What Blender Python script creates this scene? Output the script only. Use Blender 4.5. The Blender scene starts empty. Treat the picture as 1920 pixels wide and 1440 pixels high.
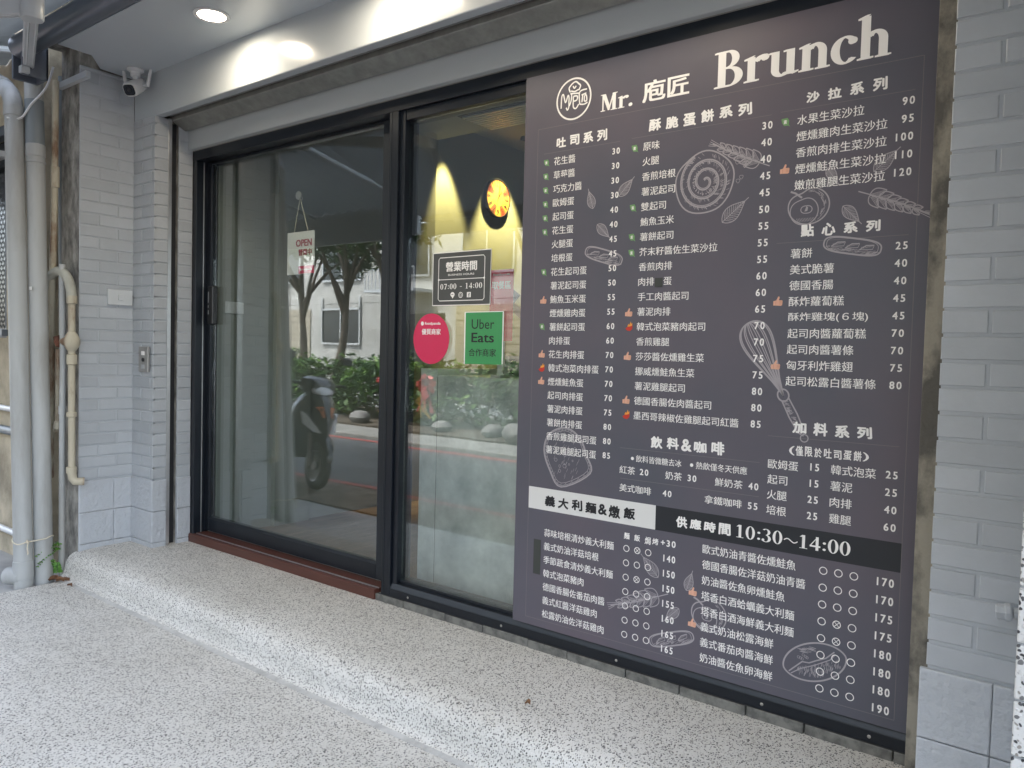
# -*- coding: utf-8 -*-
import bpy, bmesh, math, random
from mathutils import Vector, Matrix
random.seed(7)
R = math.radians
PI = math.pi
S = bpy.context.scene
COL = S.collection

# ------------------------------------------------------------------ camera
cd = bpy.data.cameras.new('Camera')
cam = bpy.data.objects.new('Camera', cd)
COL.objects.link(cam)
cd.sensor_width = 36.0
cd.lens = 27.04
cd.clip_start = 0.05
cd.clip_end = 600
cam.matrix_world = Matrix(((0.79138362, -0.04411449, 0.60972606, 0.0),
                           (0.61079141, 0.01559668, -0.79163792, -2.5),
                           (0.025413, 0.99890473, 0.03928771, 1.34),
                           (0, 0, 0, 1)))
S.camera = cam

# ------------------------------------------------------------------ sky, sun, exposure
SUN_EL, SUN_AZ = R(60), R(335)          # azimuth clockwise from +Y
w = bpy.data.worlds.new('World'); S.world = w; w.use_nodes = True
wn = w.node_tree.nodes; wl = w.node_tree.links
sky = wn.new('ShaderNodeTexSky'); sky.sky_type = 'NISHITA'; sky.sun_disc = False
sky.sun_elevation = SUN_EL; sky.sun_rotation = SUN_AZ
sky.air_density = 1.0; sky.dust_density = 2.5; sky.ozone_density = 1.0
hz = wn.new('ShaderNodeHueSaturation'); hz.inputs['Saturation'].default_value = 0.56      # thin cloud: a paler sky
wl.new(sky.outputs[0], hz.inputs['Color']); wl.new(hz.outputs[0], wn['Background'].inputs[0])
wn['Background'].inputs[1].default_value = 0.15
sl = bpy.data.lights.new('Sun', 'SUN'); sl.energy = 1.5; sl.angle = R(6); sl.color = (1.0, 0.97, 0.93)
so = bpy.data.objects.new('Sun', sl); COL.objects.link(so)
sd = Vector((math.sin(SUN_AZ) * math.cos(SUN_EL), math.cos(SUN_AZ) * math.cos(SUN_EL), math.sin(SUN_EL)))
so.rotation_euler = sd.to_track_quat('Z', 'Y').to_euler()
S.view_settings.view_transform = 'Standard'
S.view_settings.look = 'None'
S.view_settings.exposure = 2.98
S.view_settings.gamma = 1.0
S.cycles.max_bounces = 8
S.cycles.transparent_max_bounces = 12
S.cycles.sample_clamp_indirect = 6
S.cycles.caustics_reflective = False
S.cycles.caustics_refractive = False

# ------------------------------------------------------------------ materials
def newmat(name):
    m = bpy.data.materials.new(name); m.use_nodes = True
    return m, m.node_tree.nodes, m.node_tree.links, m.node_tree.nodes['Principled BSDF']

def mat(name, c, rough=0.5, metal=0.0, var=0.12, scale=6.0, bump=0.0, bscale=60.0, c2=None, spec=0.5, lo=0.35, hi=0.7, coat=0.0, stretch=(1, 1, 1)):
    m, n, l, b = newmat(name)
    tc = n.new('ShaderNodeTexCoord')
    mp = n.new('ShaderNodeMapping'); mp.inputs['Scale'].default_value = stretch
    l.new(tc.outputs['Object'], mp.inputs[0])
    nz = n.new('ShaderNodeTexNoise'); nz.inputs['Scale'].default_value = scale; nz.inputs['Detail'].default_value = 7; nz.inputs['Roughness'].default_value = 0.62
    l.new(mp.outputs[0], nz.inputs['Vector'])
    cr = n.new('ShaderNodeValToRGB')
    cr.color_ramp.elements[0].position = lo; cr.color_ramp.elements[1].position = hi
    k = 1 - var
    cr.color_ramp.elements[0].color = (c[0] * k, c[1] * k, c[2] * k, 1) if c2 is None else (*c2, 1)
    cr.color_ramp.elements[1].color = (*c, 1)
    l.new(nz.outputs[0], cr.inputs[0]); l.new(cr.outputs[0], b.inputs['Base Color'])
    b.inputs['Roughness'].default_value = rough; b.inputs['Metallic'].default_value = metal
    b.inputs['Specular IOR Level'].default_value = spec
    if coat: b.inputs['Coat Weight'].default_value = coat; b.inputs['Coat Roughness'].default_value = 0.06
    if bump:
        nb = n.new('ShaderNodeTexNoise'); nb.inputs['Scale'].default_value = bscale; nb.inputs['Detail'].default_value = 5
        l.new(mp.outputs[0], nb.inputs['Vector'])
        bp = n.new('ShaderNodeBump'); bp.inputs['Strength'].default_value = bump; bp.inputs['Distance'].default_value = 0.01
        l.new(nb.outputs[0], bp.inputs['Height']); l.new(bp.outputs[0], b.inputs['Normal'])
    return m

def pebble(name, sc=185.0, tint=(1.0, .985, .955)):
    m, n, l, b = newmat(name)
    tc = n.new('ShaderNodeTexCoord')
    nz = n.new('ShaderNodeTexNoise'); nz.inputs['Scale'].default_value = 55; nz.inputs['Detail'].default_value = 1
    l.new(tc.outputs['Object'], nz.inputs['Vector'])
    sub = n.new('ShaderNodeVectorMath'); sub.operation = 'SCALE'; sub.inputs[3].default_value = 0.012
    l.new(nz.outputs['Color'], sub.inputs[0])
    add = n.new('ShaderNodeVectorMath'); add.operation = 'ADD'
    l.new(tc.outputs['Object'], add.inputs[0]); l.new(sub.outputs[0], add.inputs[1])
    mp = n.new('ShaderNodeMapping'); mp.inputs['Rotation'].default_value = (0.3, 0.2, 0.7); mp.inputs['Scale'].default_value = (1.0, 0.72, 1.0)
    l.new(add.outputs[0], mp.inputs[0])
    vo = n.new('ShaderNodeTexVoronoi'); vo.inputs['Scale'].default_value = sc; vo.inputs['Randomness'].default_value = 0.9
    l.new(mp.outputs[0], vo.inputs['Vector'])
    sep = n.new('ShaderNodeSeparateColor'); l.new(vo.outputs['Color'], sep.inputs[0])
    cr = n.new('ShaderNodeValToRGB'); cr.color_ramp.interpolation = 'CONSTANT'
    stops = [(0, (.05, .052, .057)), (.15, (.095, .097, .102)), (.30, (.17, .172, .176)), (.42, (.31, .295, .27)), (.50, (.46, .458, .45)), (.66, (.64, .638, .625)), (.85, (.73, .73, .725))]
    e = cr.color_ramp.elements
    e[0].position = 0; e[0].color = (*stops[0][1], 1); e[1].position = stops[1][0]; e[1].color = (*stops[1][1], 1)
    for p, c in stops[2:]:
        q = e.new(p); q.color = (*c, 1)
    l.new(sep.outputs[0], cr.inputs[0])
    mr = n.new('ShaderNodeMapRange'); mr.inputs[1].default_value = 0.40; mr.inputs[2].default_value = 0.52
    # pebble radius varies from stone to stone
    ma = n.new('ShaderNodeMath'); ma.operation = 'MULTIPLY_ADD'; ma.inputs[1].default_value = 0.22; ma.inputs[2].default_value = -0.08
    l.new(sep.outputs[1], ma.inputs[0])
    md = n.new('ShaderNodeMath'); md.operation = 'ADD'; l.new(vo.outputs['Distance'], md.inputs[0]); l.new(ma.outputs[0], md.inputs[1])
    l.new(md.outputs[0], mr.inputs[0])
    big = n.new('ShaderNodeTexNoise'); big.inputs['Scale'].default_value = 1.7; big.inputs['Detail'].default_value = 8; big.inputs['Roughness'].default_value = .68
    l.new(tc.outputs['Object'], big.inputs['Vector'])
    br = n.new('ShaderNodeValToRGB'); br.color_ramp.elements[0].position = .35; br.color_ramp.elements[1].position = .65
    br.color_ramp.elements[0].color = (.86 * tint[0], .855 * tint[1], .84 * tint[2], 1); br.color_ramp.elements[1].color = (tint[0], tint[1], tint[2], 1)
    l.new(big.outputs[0], br.inputs[0])
    mix = n.new('ShaderNodeMix'); mix.data_type = 'RGBA'
    mix.inputs[7].default_value = (.69, .69, .68, 1)
    l.new(mr.outputs[0], mix.inputs[0]); l.new(cr.outputs[0], mix.inputs[6])
    mul = n.new('ShaderNodeMix'); mul.data_type = 'RGBA'; mul.blend_type = 'MULTIPLY'; mul.inputs[0].default_value = 1
    l.new(mix.outputs[2], mul.inputs[6]); l.new(br.outputs[0], mul.inputs[7])
    l.new(mul.outputs[2], b.inputs['Base Color'])
    b.inputs['Roughness'].default_value = 0.55
    bp = n.new('ShaderNodeBump'); bp.invert = True; bp.inputs['Strength'].default_value = 0.5; bp.inputs['Distance'].default_value = 0.004
    l.new(mr.outputs[0], bp.inputs['Height']); l.new(bp.outputs[0], b.inputs['Normal'])
    return m

def glass_mat(name, r0=0.105, tint=(.93, .96, .95), grime=0.0):
    m, n, l, b = newmat(name); n.remove(b)
    out = n['Material Output']
    tr = n.new('ShaderNodeBsdfTransparent'); tr.inputs[0].default_value = (*tint, 1)
    gl = n.new('ShaderNodeBsdfGlossy'); gl.inputs['Roughness'].default_value = 0.0; gl.inputs[0].default_value = (.97, .99, 1, 1)
    nz = n.new('ShaderNodeTexNoise'); nz.inputs['Scale'].default_value = 2.3; nz.inputs['Detail'].default_value = 1; tc = n.new('ShaderNodeTexCoord'); l.new(tc.outputs['Object'], nz.inputs['Vector'])
    bp = n.new('ShaderNodeBump'); bp.inputs['Strength'].default_value = .035; bp.inputs['Distance'].default_value = .01; l.new(nz.outputs[0], bp.inputs['Height']); l.new(bp.outputs[0], gl.inputs['Normal'])
    lw = n.new('ShaderNodeLayerWeight'); lw.inputs[0].default_value = 0.5
    pw = n.new('ShaderNodeMath'); pw.operation = 'POWER'; pw.inputs[1].default_value = 4.0
    l.new(lw.outputs['Facing'], pw.inputs[0])
    mr = n.new('ShaderNodeMapRange'); mr.inputs[3].default_value = r0; mr.inputs[4].default_value = 0.95
    l.new(pw.outputs[0], mr.inputs[0])
    mx = n.new('ShaderNodeMixShader')
    l.new(mr.outputs[0], mx.inputs[0]); l.new(tr.outputs[0], mx.inputs[1]); l.new(gl.outputs[0], mx.inputs[2])
    l.new(mx.outputs[0], out.inputs[0])
    return m

def emit(name, c, s):
    m, n, l, b = newmat(name)
    b.inputs['Base Color'].default_value = (*c, 1); b.inputs['Emission Color'].default_value = (*c, 1); b.inputs['Emission Strength'].default_value = s
    return m

def flat(name, c, rough=.5, metal=0., alpha=1.0, spec=.5):
    m, n, l, b = newmat(name)
    b.inputs['Base Color'].default_value = (*c, 1); b.inputs['Roughness'].default_value = rough; b.inputs['Metallic'].default_value = metal
    b.inputs['Specular IOR Level'].default_value = spec
    b.inputs['Alpha'].default_value = alpha
    return m

def leafmat(name, c1, c2, c3):
    m, n, l, b = newmat(name)
    g = n.new('ShaderNodeNewGeometry')
    cr = n.new('ShaderNodeValToRGB'); e = cr.color_ramp.elements
    e[0].color = (*c1, 1); e[1].color = (*c3, 1); q = e.new(.55); q.color = (*c2, 1)
    l.new(g.outputs['Random Per Island'], cr.inputs[0]); l.new(cr.outputs[0], b.inputs['Base Color'])
    b.inputs['Roughness'].default_value = .5
    t = n.new('ShaderNodeBsdfTranslucent'); l.new(cr.outputs[0], t.inputs[0])
    mx = n.new('ShaderNodeMixShader'); mx.inputs[0].default_value = .3
    l.new(b.outputs[0], mx.inputs[1]); l.new(t.outputs[0], mx.inputs[2]); l.new(mx.outputs[0], n['Material Output'].inputs[0])
    return m

M = {}
M['tile'] = mat('painted tile', (.452, .480, .512), .34, var=.07, scale=9, bump=.12, bscale=45)
M['plinth'] = mat('painted stone tile', (.472, .50, .537), .42, var=.05, scale=9, bump=.9, bscale=38)
M['grout'] = mat('painted grout', (.452, .482, .514), .4, var=.08, bump=.15, bscale=90)
_m = M['tile']; _n = _m.node_tree.nodes; _l = _m.node_tree.links
_g = _n.new('ShaderNodeNewGeometry'); _r = _n.new('ShaderNodeMapRange'); _r.inputs[3].default_value = .90; _r.inputs[4].default_value = 1.04; _l.new(_g.outputs['Random Per Island'], _r.inputs[0])
_o = _n['Principled BSDF'].inputs['Base Color'].links[0].from_socket; _q = _n.new('ShaderNodeMix'); _q.data_type = 'RGBA'; _q.blend_type = 'MULTIPLY'; _q.inputs[0].default_value = 1
_l.new(_o, _q.inputs[6]); _l.new(_r.outputs[0], _q.inputs[7]); _l.new(_q.outputs[2], _n['Principled BSDF'].inputs['Base Color'])
M['gloss'] = mat('gloss paint', (.50, .54, .57), .16, var=.03, scale=3, bump=.012, bscale=9)
M['ceil'] = mat('ceiling paint', (.51, .56, .60), .22, var=.03, scale=2, bump=.01, bscale=8)
M['header'] = mat('header paint', (.42, .445, .455), .24, var=.04, scale=3, bump=.015, bscale=10)
M['galv'] = mat('galvanised steel', (.36, .365, .34), .42, .55, var=.3, scale=14)
M['alu'] = mat('aluminium', (.55, .56, .57), .3, .8, var=.1, scale=20)
M['slot'] = flat('slot dark', (.012, .013, .016), .7)
M['frame'] = mat('dark anodised frame', (.009, .013, .020), .32, .2, var=.15, scale=12, bump=.02, bscale=200)
M['frame2'] = mat('dark frame lip and stile sheen', (.022, .028, .036), .38, .3, var=.1)
M['sill'] = mat('brown sill', (.105, .036, .026), .36, var=.25, scale=10, stretch=(.3, 3, 3), bump=.04)
M['concrete'] = mat('raw concrete', (.37, .355, .32), .92, c2=(.11, .105, .095), scale=15, lo=.36, hi=.64, bump=1.0, bscale=32, stretch=(1, 1, .5))
M['mortar'] = mat('mortar', (.33, .305, .25), .9, c2=(.12, .113, .10), scale=6, lo=.44, hi=.56, bump=.5, bscale=40, stretch=(1, 1, .6))
M['oldwall'] = mat('old render', (.60, .53, .40), .92, c2=(.30, .26, .19), scale=3.2, lo=.32, hi=.60, bump=.5, bscale=30)
M['alley'] = mat('alley concrete', (.50, .50, .49), .7, c2=(.30, .30, .30), scale=2.5, bump=.3, bscale=40)
M['dirt'] = mat('littered verge', (.24, .19, .145), .9, c2=(.085, .06, .045), scale=6, lo=.38, hi=.66, bump=.8, bscale=30)
M['asphalt'] = mat('asphalt', (.10, .105, .11), .75, c2=(.055, .057, .06), scale=4, bump=.5, bscale=180)
M['kerb'] = mat('kerb stone', (.27, .26, .24), .85, c2=(.16, .155, .14), scale=4, bump=.4, bscale=30)
M['redline'] = mat('red road paint', (.46, .07, .06), .7, c2=(.25, .06, .05), scale=9)
M['soil'] = mat('soil', (.10, .075, .05), .95, c2=(.05, .04, .03), scale=8, bump=.8, bscale=20)
M['rock'] = mat('river stone', (.22, .21, .195), .8, c2=(.12, .115, .11), scale=5, bump=.4, bscale=14)
M['pebble'] = pebble('exposed pebble floor')
M['terrazzo'] = pebble('white pebble tile', 105, (1.05, 1.05, 1.05))
M['stone'] = mat('grey granite strip', (.19, .19, .175), .6, c2=(.10, .10, .095), scale=22, lo=.4, hi=.6, bump=.3, bscale=60)
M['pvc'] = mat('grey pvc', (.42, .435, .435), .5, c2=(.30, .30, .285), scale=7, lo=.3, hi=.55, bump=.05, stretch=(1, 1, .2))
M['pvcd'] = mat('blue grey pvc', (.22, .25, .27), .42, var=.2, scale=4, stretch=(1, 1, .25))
M['cream'] = mat('rusty cream pipe', (.48, .44, .34), .6, c2=(.21, .13, .08), scale=9, lo=.33, hi=.5, stretch=(1, 1, .4))
M['white'] = mat('white plastic', (.72, .73, .74), .35, var=.05)
M['black'] = flat('black plastic', (.012, .012, .014), .3)
M['glassblack'] = flat('dark lens', (.006, .007, .01), .05)
M['steel'] = mat('brushed steel', (.45, .44, .42), .35, .85, var=.15, scale=20)
M['awn'] = mat('awning cloth', (.30, .325, .345), .8, var=.12, scale=3, bump=.1, bscale=12)
_m = M['awn']; _n = _m.node_tree.nodes; _t = _n.new('ShaderNodeBsdfTranslucent'); _t.inputs[0].default_value = (.50, .51, .50, 1); _x = _n.new('ShaderNodeMixShader'); _x.inputs[0].default_value = .5
_m.node_tree.links.new(_n['Principled BSDF'].outputs[0], _x.inputs[1]); _m.node_tree.links.new(_t.outputs[0], _x.inputs[2]); _m.node_tree.links.new(_x.outputs[0], _n['Material Output'].inputs[0])
M['tube'] = mat('awning tube', (.13, .15, .185), .4, .2, var=.08)
M['armw'] = mat('white arm paint', (.55, .58, .60), .35, var=.08)
M['glass'] = glass_mat('window glass')
M['inwall'] = mat('interior wall', (.28, .30, .275), .6, var=.05, scale=2)
M['inceil'] = mat('interior ceiling', (.30, .31, .30), .8, var=.05, scale=2)
M['wood'] = mat('wood floor', (.24, .155, .105), .45, c2=(.085, .055, .04), scale=9, stretch=(6, .6, 1), bump=.05)
M['panel'] = mat('concrete laminate', (.86, .90, .87), .45, c2=(.50, .55, .53), scale=7.0, lo=.30, hi=.68)
M['board'] = None
M['ink'] = flat('white print', (.90, .885, .87), .5)
M['inkk'] = flat('black print', (.012, .013, .017), .5)
M['pencil'] = flat('grey print', (.37, .345, .37), .55)
M['rule'] = flat('thin rule print', (.17, .16, .17), .55)
M['bannerw'] = flat('pale banner print', (.72, .72, .71), .5)
M['bannerk'] = flat('dark banner print', (.013, .016, .022), .5)
M['patch'] = flat('cover sticker', (.045, .05, .046), .6)
M['skin'] = flat('thumb print', (.75, .42, .30), .5)
M['cuff'] = flat('thumb shade print', (.55, .26, .17), .5)
M['green'] = flat('leaf print', (.16, .33, .13), .5)
M['red'] = flat('chili print', (.55, .035, .02), .5)
M['flame'] = flat('flame print', (.85, .35, .06), .5)
M['leaf'] = leafmat('hedge leaf', (.012, .035, .01), (.035, .10, .02), (.13, .24, .04))
M['tleaf'] = leafmat('tree leaf', (.012, .03, .012), (.03, .07, .02), (.08, .14, .04))
M['fern'] = leafmat('fern leaf', (.05, .16, .02), (.10, .28, .03), (.16, .36, .05))
M['bark'] = mat('bark', (.16, .13, .10), .9, c2=(.07, .055, .045), scale=7, bump=.7, bscale=18, stretch=(1, 1, .3))
M['bwall'] = mat('white render', (.50, .495, .465), .85, c2=(.33, .325, .30), scale=1.2, bump=.2, bscale=10)
M['bglass'] = flat('dark window', (.03, .035, .04), .08)
M['shutter'] = mat('tan roller shutter', (.36, .32, .245), .6, var=.2, scale=4)
M['dryleaf'] = mat('dry leaf', (.26, .13, .06), .8, c2=(.10, .05, .03), scale=30)
M['magenta'] = flat('magenta sticker', (.66, .018, .10), .35)
M['egreen'] = flat('green sticker', (.045, .30, .10), .35)
M['string'] = flat('string', (.62, .57, .45), .8)
M['ribbonred'] = flat('red foil ribbon', (.26, .008, .008), .3, .2)
M['gold'] = flat('gold foil', (.45, .27, .06), .3, .8)

# ------------------------------------------------------------------ mesh helpers
class MB:
    def __init__(s): s.v = []; s.f = []; s.mi = []; s.cur = 0
    def add(s, v, f):
        o = len(s.v); s.v += [tuple(p) for p in v]
        for q in f: s.f.append(tuple(i + o for i in q)); s.mi.append(s.cur)
        return s
    def box(s, x0, x1, y0, y1, z0, z1, T=None):
        v = [Vector((x, y, z)) for z in (z0, z1) for y in (y0, y1) for x in (x0, x1)]
        if T is not None: v = [T @ p for p in v]
        return s.add(v, [(0, 2, 3, 1), (4, 5, 7, 6), (0, 1, 5, 4), (2, 6, 7, 3), (0, 4, 6, 2), (1, 3, 7, 5)])
    def prism(s, pts, a, lo, hi):   # closed 2D outline extruded along axis a
        n = len(pts); v = []
        for t in (lo, hi):
            for p, q in pts:
                v.append((t, p, q) if a == 'x' else (p, t, q) if a == 'y' else (p, q, t))
        f = [tuple(range(n)), tuple(range(2 * n - 1, n - 1, -1))] + [(i, i + n, (i + 1) % n + n, (i + 1) % n) for i in range(n)]
        return s.add(v, f)
    def tube(s, pts, r, n=12, cap=True):
        pts = [Vector(p) for p in pts]; rr = r if isinstance(r, (list, tuple)) else [r] * len(pts)
        rings = []; up = None
        for i, p in enumerate(pts):
            d = ((pts[i + 1] - p) if i == 0 else (p - pts[i - 1]) if i == len(pts) - 1 else ((pts[i + 1] - p).normalized() + (p - pts[i - 1]).normalized())).normalized()
            if up is None:
                up = Vector((0, 0, 1)) if abs(d.z) < .9 else Vector((1, 0, 0))
            a = d.cross(up).normalized(); b_ = a.cross(d).normalized(); up = b_
            rings.append([p + (a * math.cos(2 * PI * k / n) + b_ * math.sin(2 * PI * k / n)) * rr[i] for k in range(n)])
        v = [q for g in rings for q in g]; f = []
        for i in range(len(rings) - 1):
            for k in range(n):
                f.append((i * n + k, i * n + (k + 1) % n, (i + 1) * n + (k + 1) % n, (i + 1) * n + k))
        if cap: f += [tuple(range(n - 1, -1, -1)), tuple(range((len(rings) - 1) * n, len(rings) * n))]
        return s.add(v, f)
    def lathe(s, prof, c=(0, 0, 0), axis=(0, 0, 1), n=24):
        q = Vector((0, 0, 1)).rotation_difference(Vector(axis)); c = Vector(c)
        v = [c + q @ Vector((r * math.cos(2 * PI * k / n), r * math.sin(2 * PI * k / n), h)) for r, h in prof for k in range(n)]
        f = [(i * n + k, i * n + (k + 1) % n, (i + 1) * n + (k + 1) % n, (i + 1) * n + k) for i in range(len(prof) - 1) for k in range(n)]
        if prof[0][0] > 1e-5: f.append(tuple(range(n - 1, -1, -1)))
        if prof[-1][0] > 1e-5: f.append(tuple(range((len(prof) - 1) * n, len(prof) * n)))
        return s.add(v, f)
    def loft(s, secs, n=16, power=2.5, T=None):   # secs: (x, yc, zc, ry, rz)
        v = []
        for x, yc, zc, ry, rz in secs:
            for k in range(n):
                a = 2 * PI * k / n; ca, sa = math.cos(a), math.sin(a)
                e = 2 / power
                v.append(Vector((x, yc + ry * math.copysign(abs(ca) ** e, ca), zc + rz * math.copysign(abs(sa) ** e, sa))))
        if T is not None: v = [T @ p for p in v]
        m = len(secs)
        f = [(i * n + k, i * n + (k + 1) % n, (i + 1) * n + (k + 1) % n, (i + 1) * n + k) for i in range(m - 1) for k in range(n)]
        f += [tuple(range(n - 1, -1, -1)), tuple(range((m - 1) * n, m * n))]
        return s.add(v, f)
    def build(s, name, m, parent=None, smooth=False, bevel=0.0, T=None):
        me = bpy.data.meshes.new(name)
        v = s.v if T is None else [T @ Vector(p) for p in s.v]
        me.from_pydata([tuple(p) for p in v], [], s.f)
        bm = bmesh.new(); bm.from_mesh(me); bmesh.ops.recalc_face_normals(bm, faces=bm.faces); bm.to_mesh(me); bm.free()
        o = bpy.data.objects.new(name, me); COL.objects.link(o)
        ms = m if isinstance(m, (list, tuple)) else [m]
        for q in ms: me.materials.append(q)
        if len(ms) > 1: me.polygons.foreach_set('material_index', s.mi)
        if smooth:
            me.polygons.foreach_set('use_smooth', [True] * len(me.polygons))
            try: me.set_sharp_from_angle(angle=R(42))
            except Exception: pass
        if bevel:
            bv = o.modifiers.new('bevel', 'BEVEL'); bv.width = bevel; bv.segments = 2; bv.limit_method = 'ANGLE'; bv.angle_limit = R(50)
        if parent is not None: adopt(o, parent)
        return o

def base_of(o):
    l = o.location.copy()
    return l
def adopt(o, parent):
    o.parent = parent
    root = parent
    loc = Vector((0, 0, 0))
    while root is not None:
        if root.type == 'EMPTY': loc = root.location.copy()
        root = root.parent
    if parent.type == 'EMPTY': o.matrix_parent_inverse = Matrix.Translation(-loc)
def tag(o, label=None, cat=None, group=None, kind=None):
    if label: o['label'] = label
    if cat: o['category'] = cat
    if group: o['group'] = group
    if kind: o['kind'] = kind
    return o
def thing(name, loc, label, cat, group=None):
    o = bpy.data.objects.new(name, None); COL.objects.link(o); o.location = loc; o.empty_display_size = .1
    bpy.context.view_layer.update()
    return tag(o, label, cat, group)
def box(name, m, parent, x0, x1, y0, y1, z0, z1, bevel=.002):
    return MB().box(x0, x1, y0, y1, z0, z1).build(name, m, parent, bevel=bevel)
def copy_tree(o, parent=None):
    c = o.copy(); COL.objects.link(c)
    if parent is not None: c.parent = parent
    for ch in o.children: copy_tree(ch, c)
    return c
def smoothpath(pts, k=6):
    pts = [Vector(p) for p in pts]; out = []
    for i in range(len(pts) - 1):
        p0 = pts[max(i - 1, 0)]; p1 = pts[i]; p2 = pts[i + 1]; p3 = pts[min(i + 2, len(pts) - 1)]
        for j in range(k):
            t = j / k
            out.append(.5 * ((2 * p1) + (p2 - p0) * t + (2 * p0 - 5 * p1 + 4 * p2 - p3) * t * t + (3 * p1 - p0 - 3 * p2 + p3) * t ** 3))
    out.append(pts[-1]); return out

# ------------------------------------------------------------------ flat printing (lettering, drawings) on a vertical sheet
class Sheet:
    """collects flat shapes in (x, z) and lays them on a plane y = const, each a hair prouder than the last"""
    def __init__(s, y): s.y = y; s.k = 0; s.mb = MB()
    def lev(s):
        s.k = (s.k + 1) % 24
        return s.y - s.k * 1.2e-5
    def poly(s, pts):
        y = s.lev(); s.mb.add([(p[0], y, p[1]) for p in pts], [tuple(range(len(pts)))]); return s
    def rect(s, x0, x1, z0, z1): return s.poly([(x0, z0), (x1, z0), (x1, z1), (x0, z1)])
    def stroke(s, pts, wd, taper=False, closed=False):
        n = len(pts)
        if n < 2: return s
        y = s.lev(); v = []
        for i, p in enumerate(pts):
            a = pts[i - 1] if (i or closed) else pts[i]; b = pts[(i + 1) % n] if (i < n - 1 or closed) else pts[i]
            dx, dz = b[0] - a[0], b[1] - a[1]; L = math.hypot(dx, dz) or 1
            t = wd / 2 * (math.sin(PI * (i + .35) / (n - .3)) if taper else 1)
            v.append((p[0] - dz / L * t, y, p[1] + dx / L * t)); v.append((p[0] + dz / L * t, y, p[1] - dx / L * t))
        m = n if closed else n - 1
        s.mb.add(v, [(2 * i, 2 * i + 1, (2 * i + 3) % (2 * n), (2 * i + 2) % (2 * n)) for i in range(m)]); return s
    def arc(s, cx, cz, rx, rz, a0, a1, wd, n=24, wd2=None):
        if wd2 is None:
            return s.stroke([(cx + rx * math.cos(R(a0 + (a1 - a0) * i / n)), cz + rz * math.sin(R(a0 + (a1 - a0) * i / n))) for i in range(n + 1)], wd)
        y = s.lev(); v = []
        for i in range(n + 1):
            a = R(a0 + (a1 - a0) * i / n); c, q = math.cos(a), math.sin(a)
            v.append((cx + rx * c, y, cz + rz * q)); v.append((cx + (rx - wd) * c, y, cz + (rz - wd2) * q))
        s.mb.add(v, [(2 * i, 2 * i + 1, 2 * i + 3, 2 * i + 2) for i in range(n)]); return s
    def disc(s, cx, cz, rx, rz=None, n=20):
        rz = rz or rx
        return s.poly([(cx + rx * math.cos(2 * PI * i / n), cz + rz * math.sin(2 * PI * i / n)) for i in range(n)])
    def text(s, t, x0, x1, zc, h, off=0.0, ref=None):
        """off thickens the strokes: shifted prints of the same outline, so counters stay open"""
        v, f, bb = glyphs(t, 0.0)
        bx0, bx1, bz0, bz1 = bb
        d = off * h
        sx = (x1 - x0 - 2 * d) / max(bx1 - bx0, 1e-6); sz = (h - 2 * d) / (bz1 - bz0)
        sh_ = [(0, 0)] if off <= 0 else [(-d, 0), (d, 0)] if off < .012 else [(-d, d * .5), (d, d * .5), (-d, -d * .5), (d, -d * .5)]
        for dx, dz in sh_:
            y = s.lev()
            s.mb.add([(x0 + d + dx + (p[0] - bx0) * sx, y, zc + dz + (p[1] - (bz0 + bz1) / 2) * sz) for p in v], f)
        return s
    def digits(s, t, x0, x1, zc, h, off):
        n = len(t); cell = (x1 - x0) / n; d = off * h
        for i, c in enumerate(t):
            v, f, bb = glyphs(c, 0.0); k = (h - 2 * d) / .727; kx = min(k * 1.15, cell * .90 / .60); cx_ = x0 + cell * (i + .5)
            for dx, dz in ((-d, -d * .6), (d, -d * .6), (-d, d * .6), (d, d * .6)):
                y = s.lev()
                s.mb.add([(cx_ + dx + (p[0] - (bb[0] + bb[1]) / 2) * kx, y, zc - h / 2 + d + dz + p[1] * k) for p in v], f)
        return s
    def brush(s, t, x0, x1, zc, h, off, seed=1):
        """rounded hand lettering: every character in its own cell, slightly tilted, thick round strokes"""
        rr = random.Random(seed); n = sum(.62 if ord(c) < 128 else 1 for c in t); cell = (x1 - x0) / n; x = x0; d = off * h
        for c in t:
            cw = cell * (.62 if ord(c) < 128 else 1); v, f, bb = glyphs(c, 0.0)
            gw = min(cw * (.98 if ord(c) < 128 else .80), h * .98); gh = h * rr.uniform(.82, .98) - 2 * d; gx = gw - 2 * d
            sx = gx / (bb[1] - bb[0]); sz = gh / max(bb[3] - bb[2], .45); a = rr.uniform(-.06, .06); ox = x + cw / 2; oz = zc + h * rr.uniform(-.05, .05)
            for k in range(6):
                dx, dz = d * math.cos(k * PI / 3), d * math.sin(k * PI / 3); y = s.lev(); o = []
                for p in v:
                    px, pz = (p[0] - (bb[0] + bb[1]) / 2) * sx, (p[1] - (bb[2] + bb[3]) / 2) * sz
                    px += pz * a - .10 * pz * px / h
                    o.append((ox + dx + px, y, oz + dz + pz))
                s.mb.add(o, f)
            x += cw
        return s
    def build(s, name, m, parent, label=None):
        me = bpy.data.meshes.new(name); me.from_pydata(s.mb.v, [], s.mb.f); me.materials.append(m)
        bm = bmesh.new(); bm.from_mesh(me)
        for f in bm.faces:
            f.normal_update()
            if f.normal.y > 0: f.normal_flip()
        bm.to_mesh(me); bm.free()
        o = bpy.data.objects.new(name, me); COL.objects.link(o)
        if parent is not None: adopt(o, parent)
        if label: o['label'] = label
        return o
_gc = {}
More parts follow.
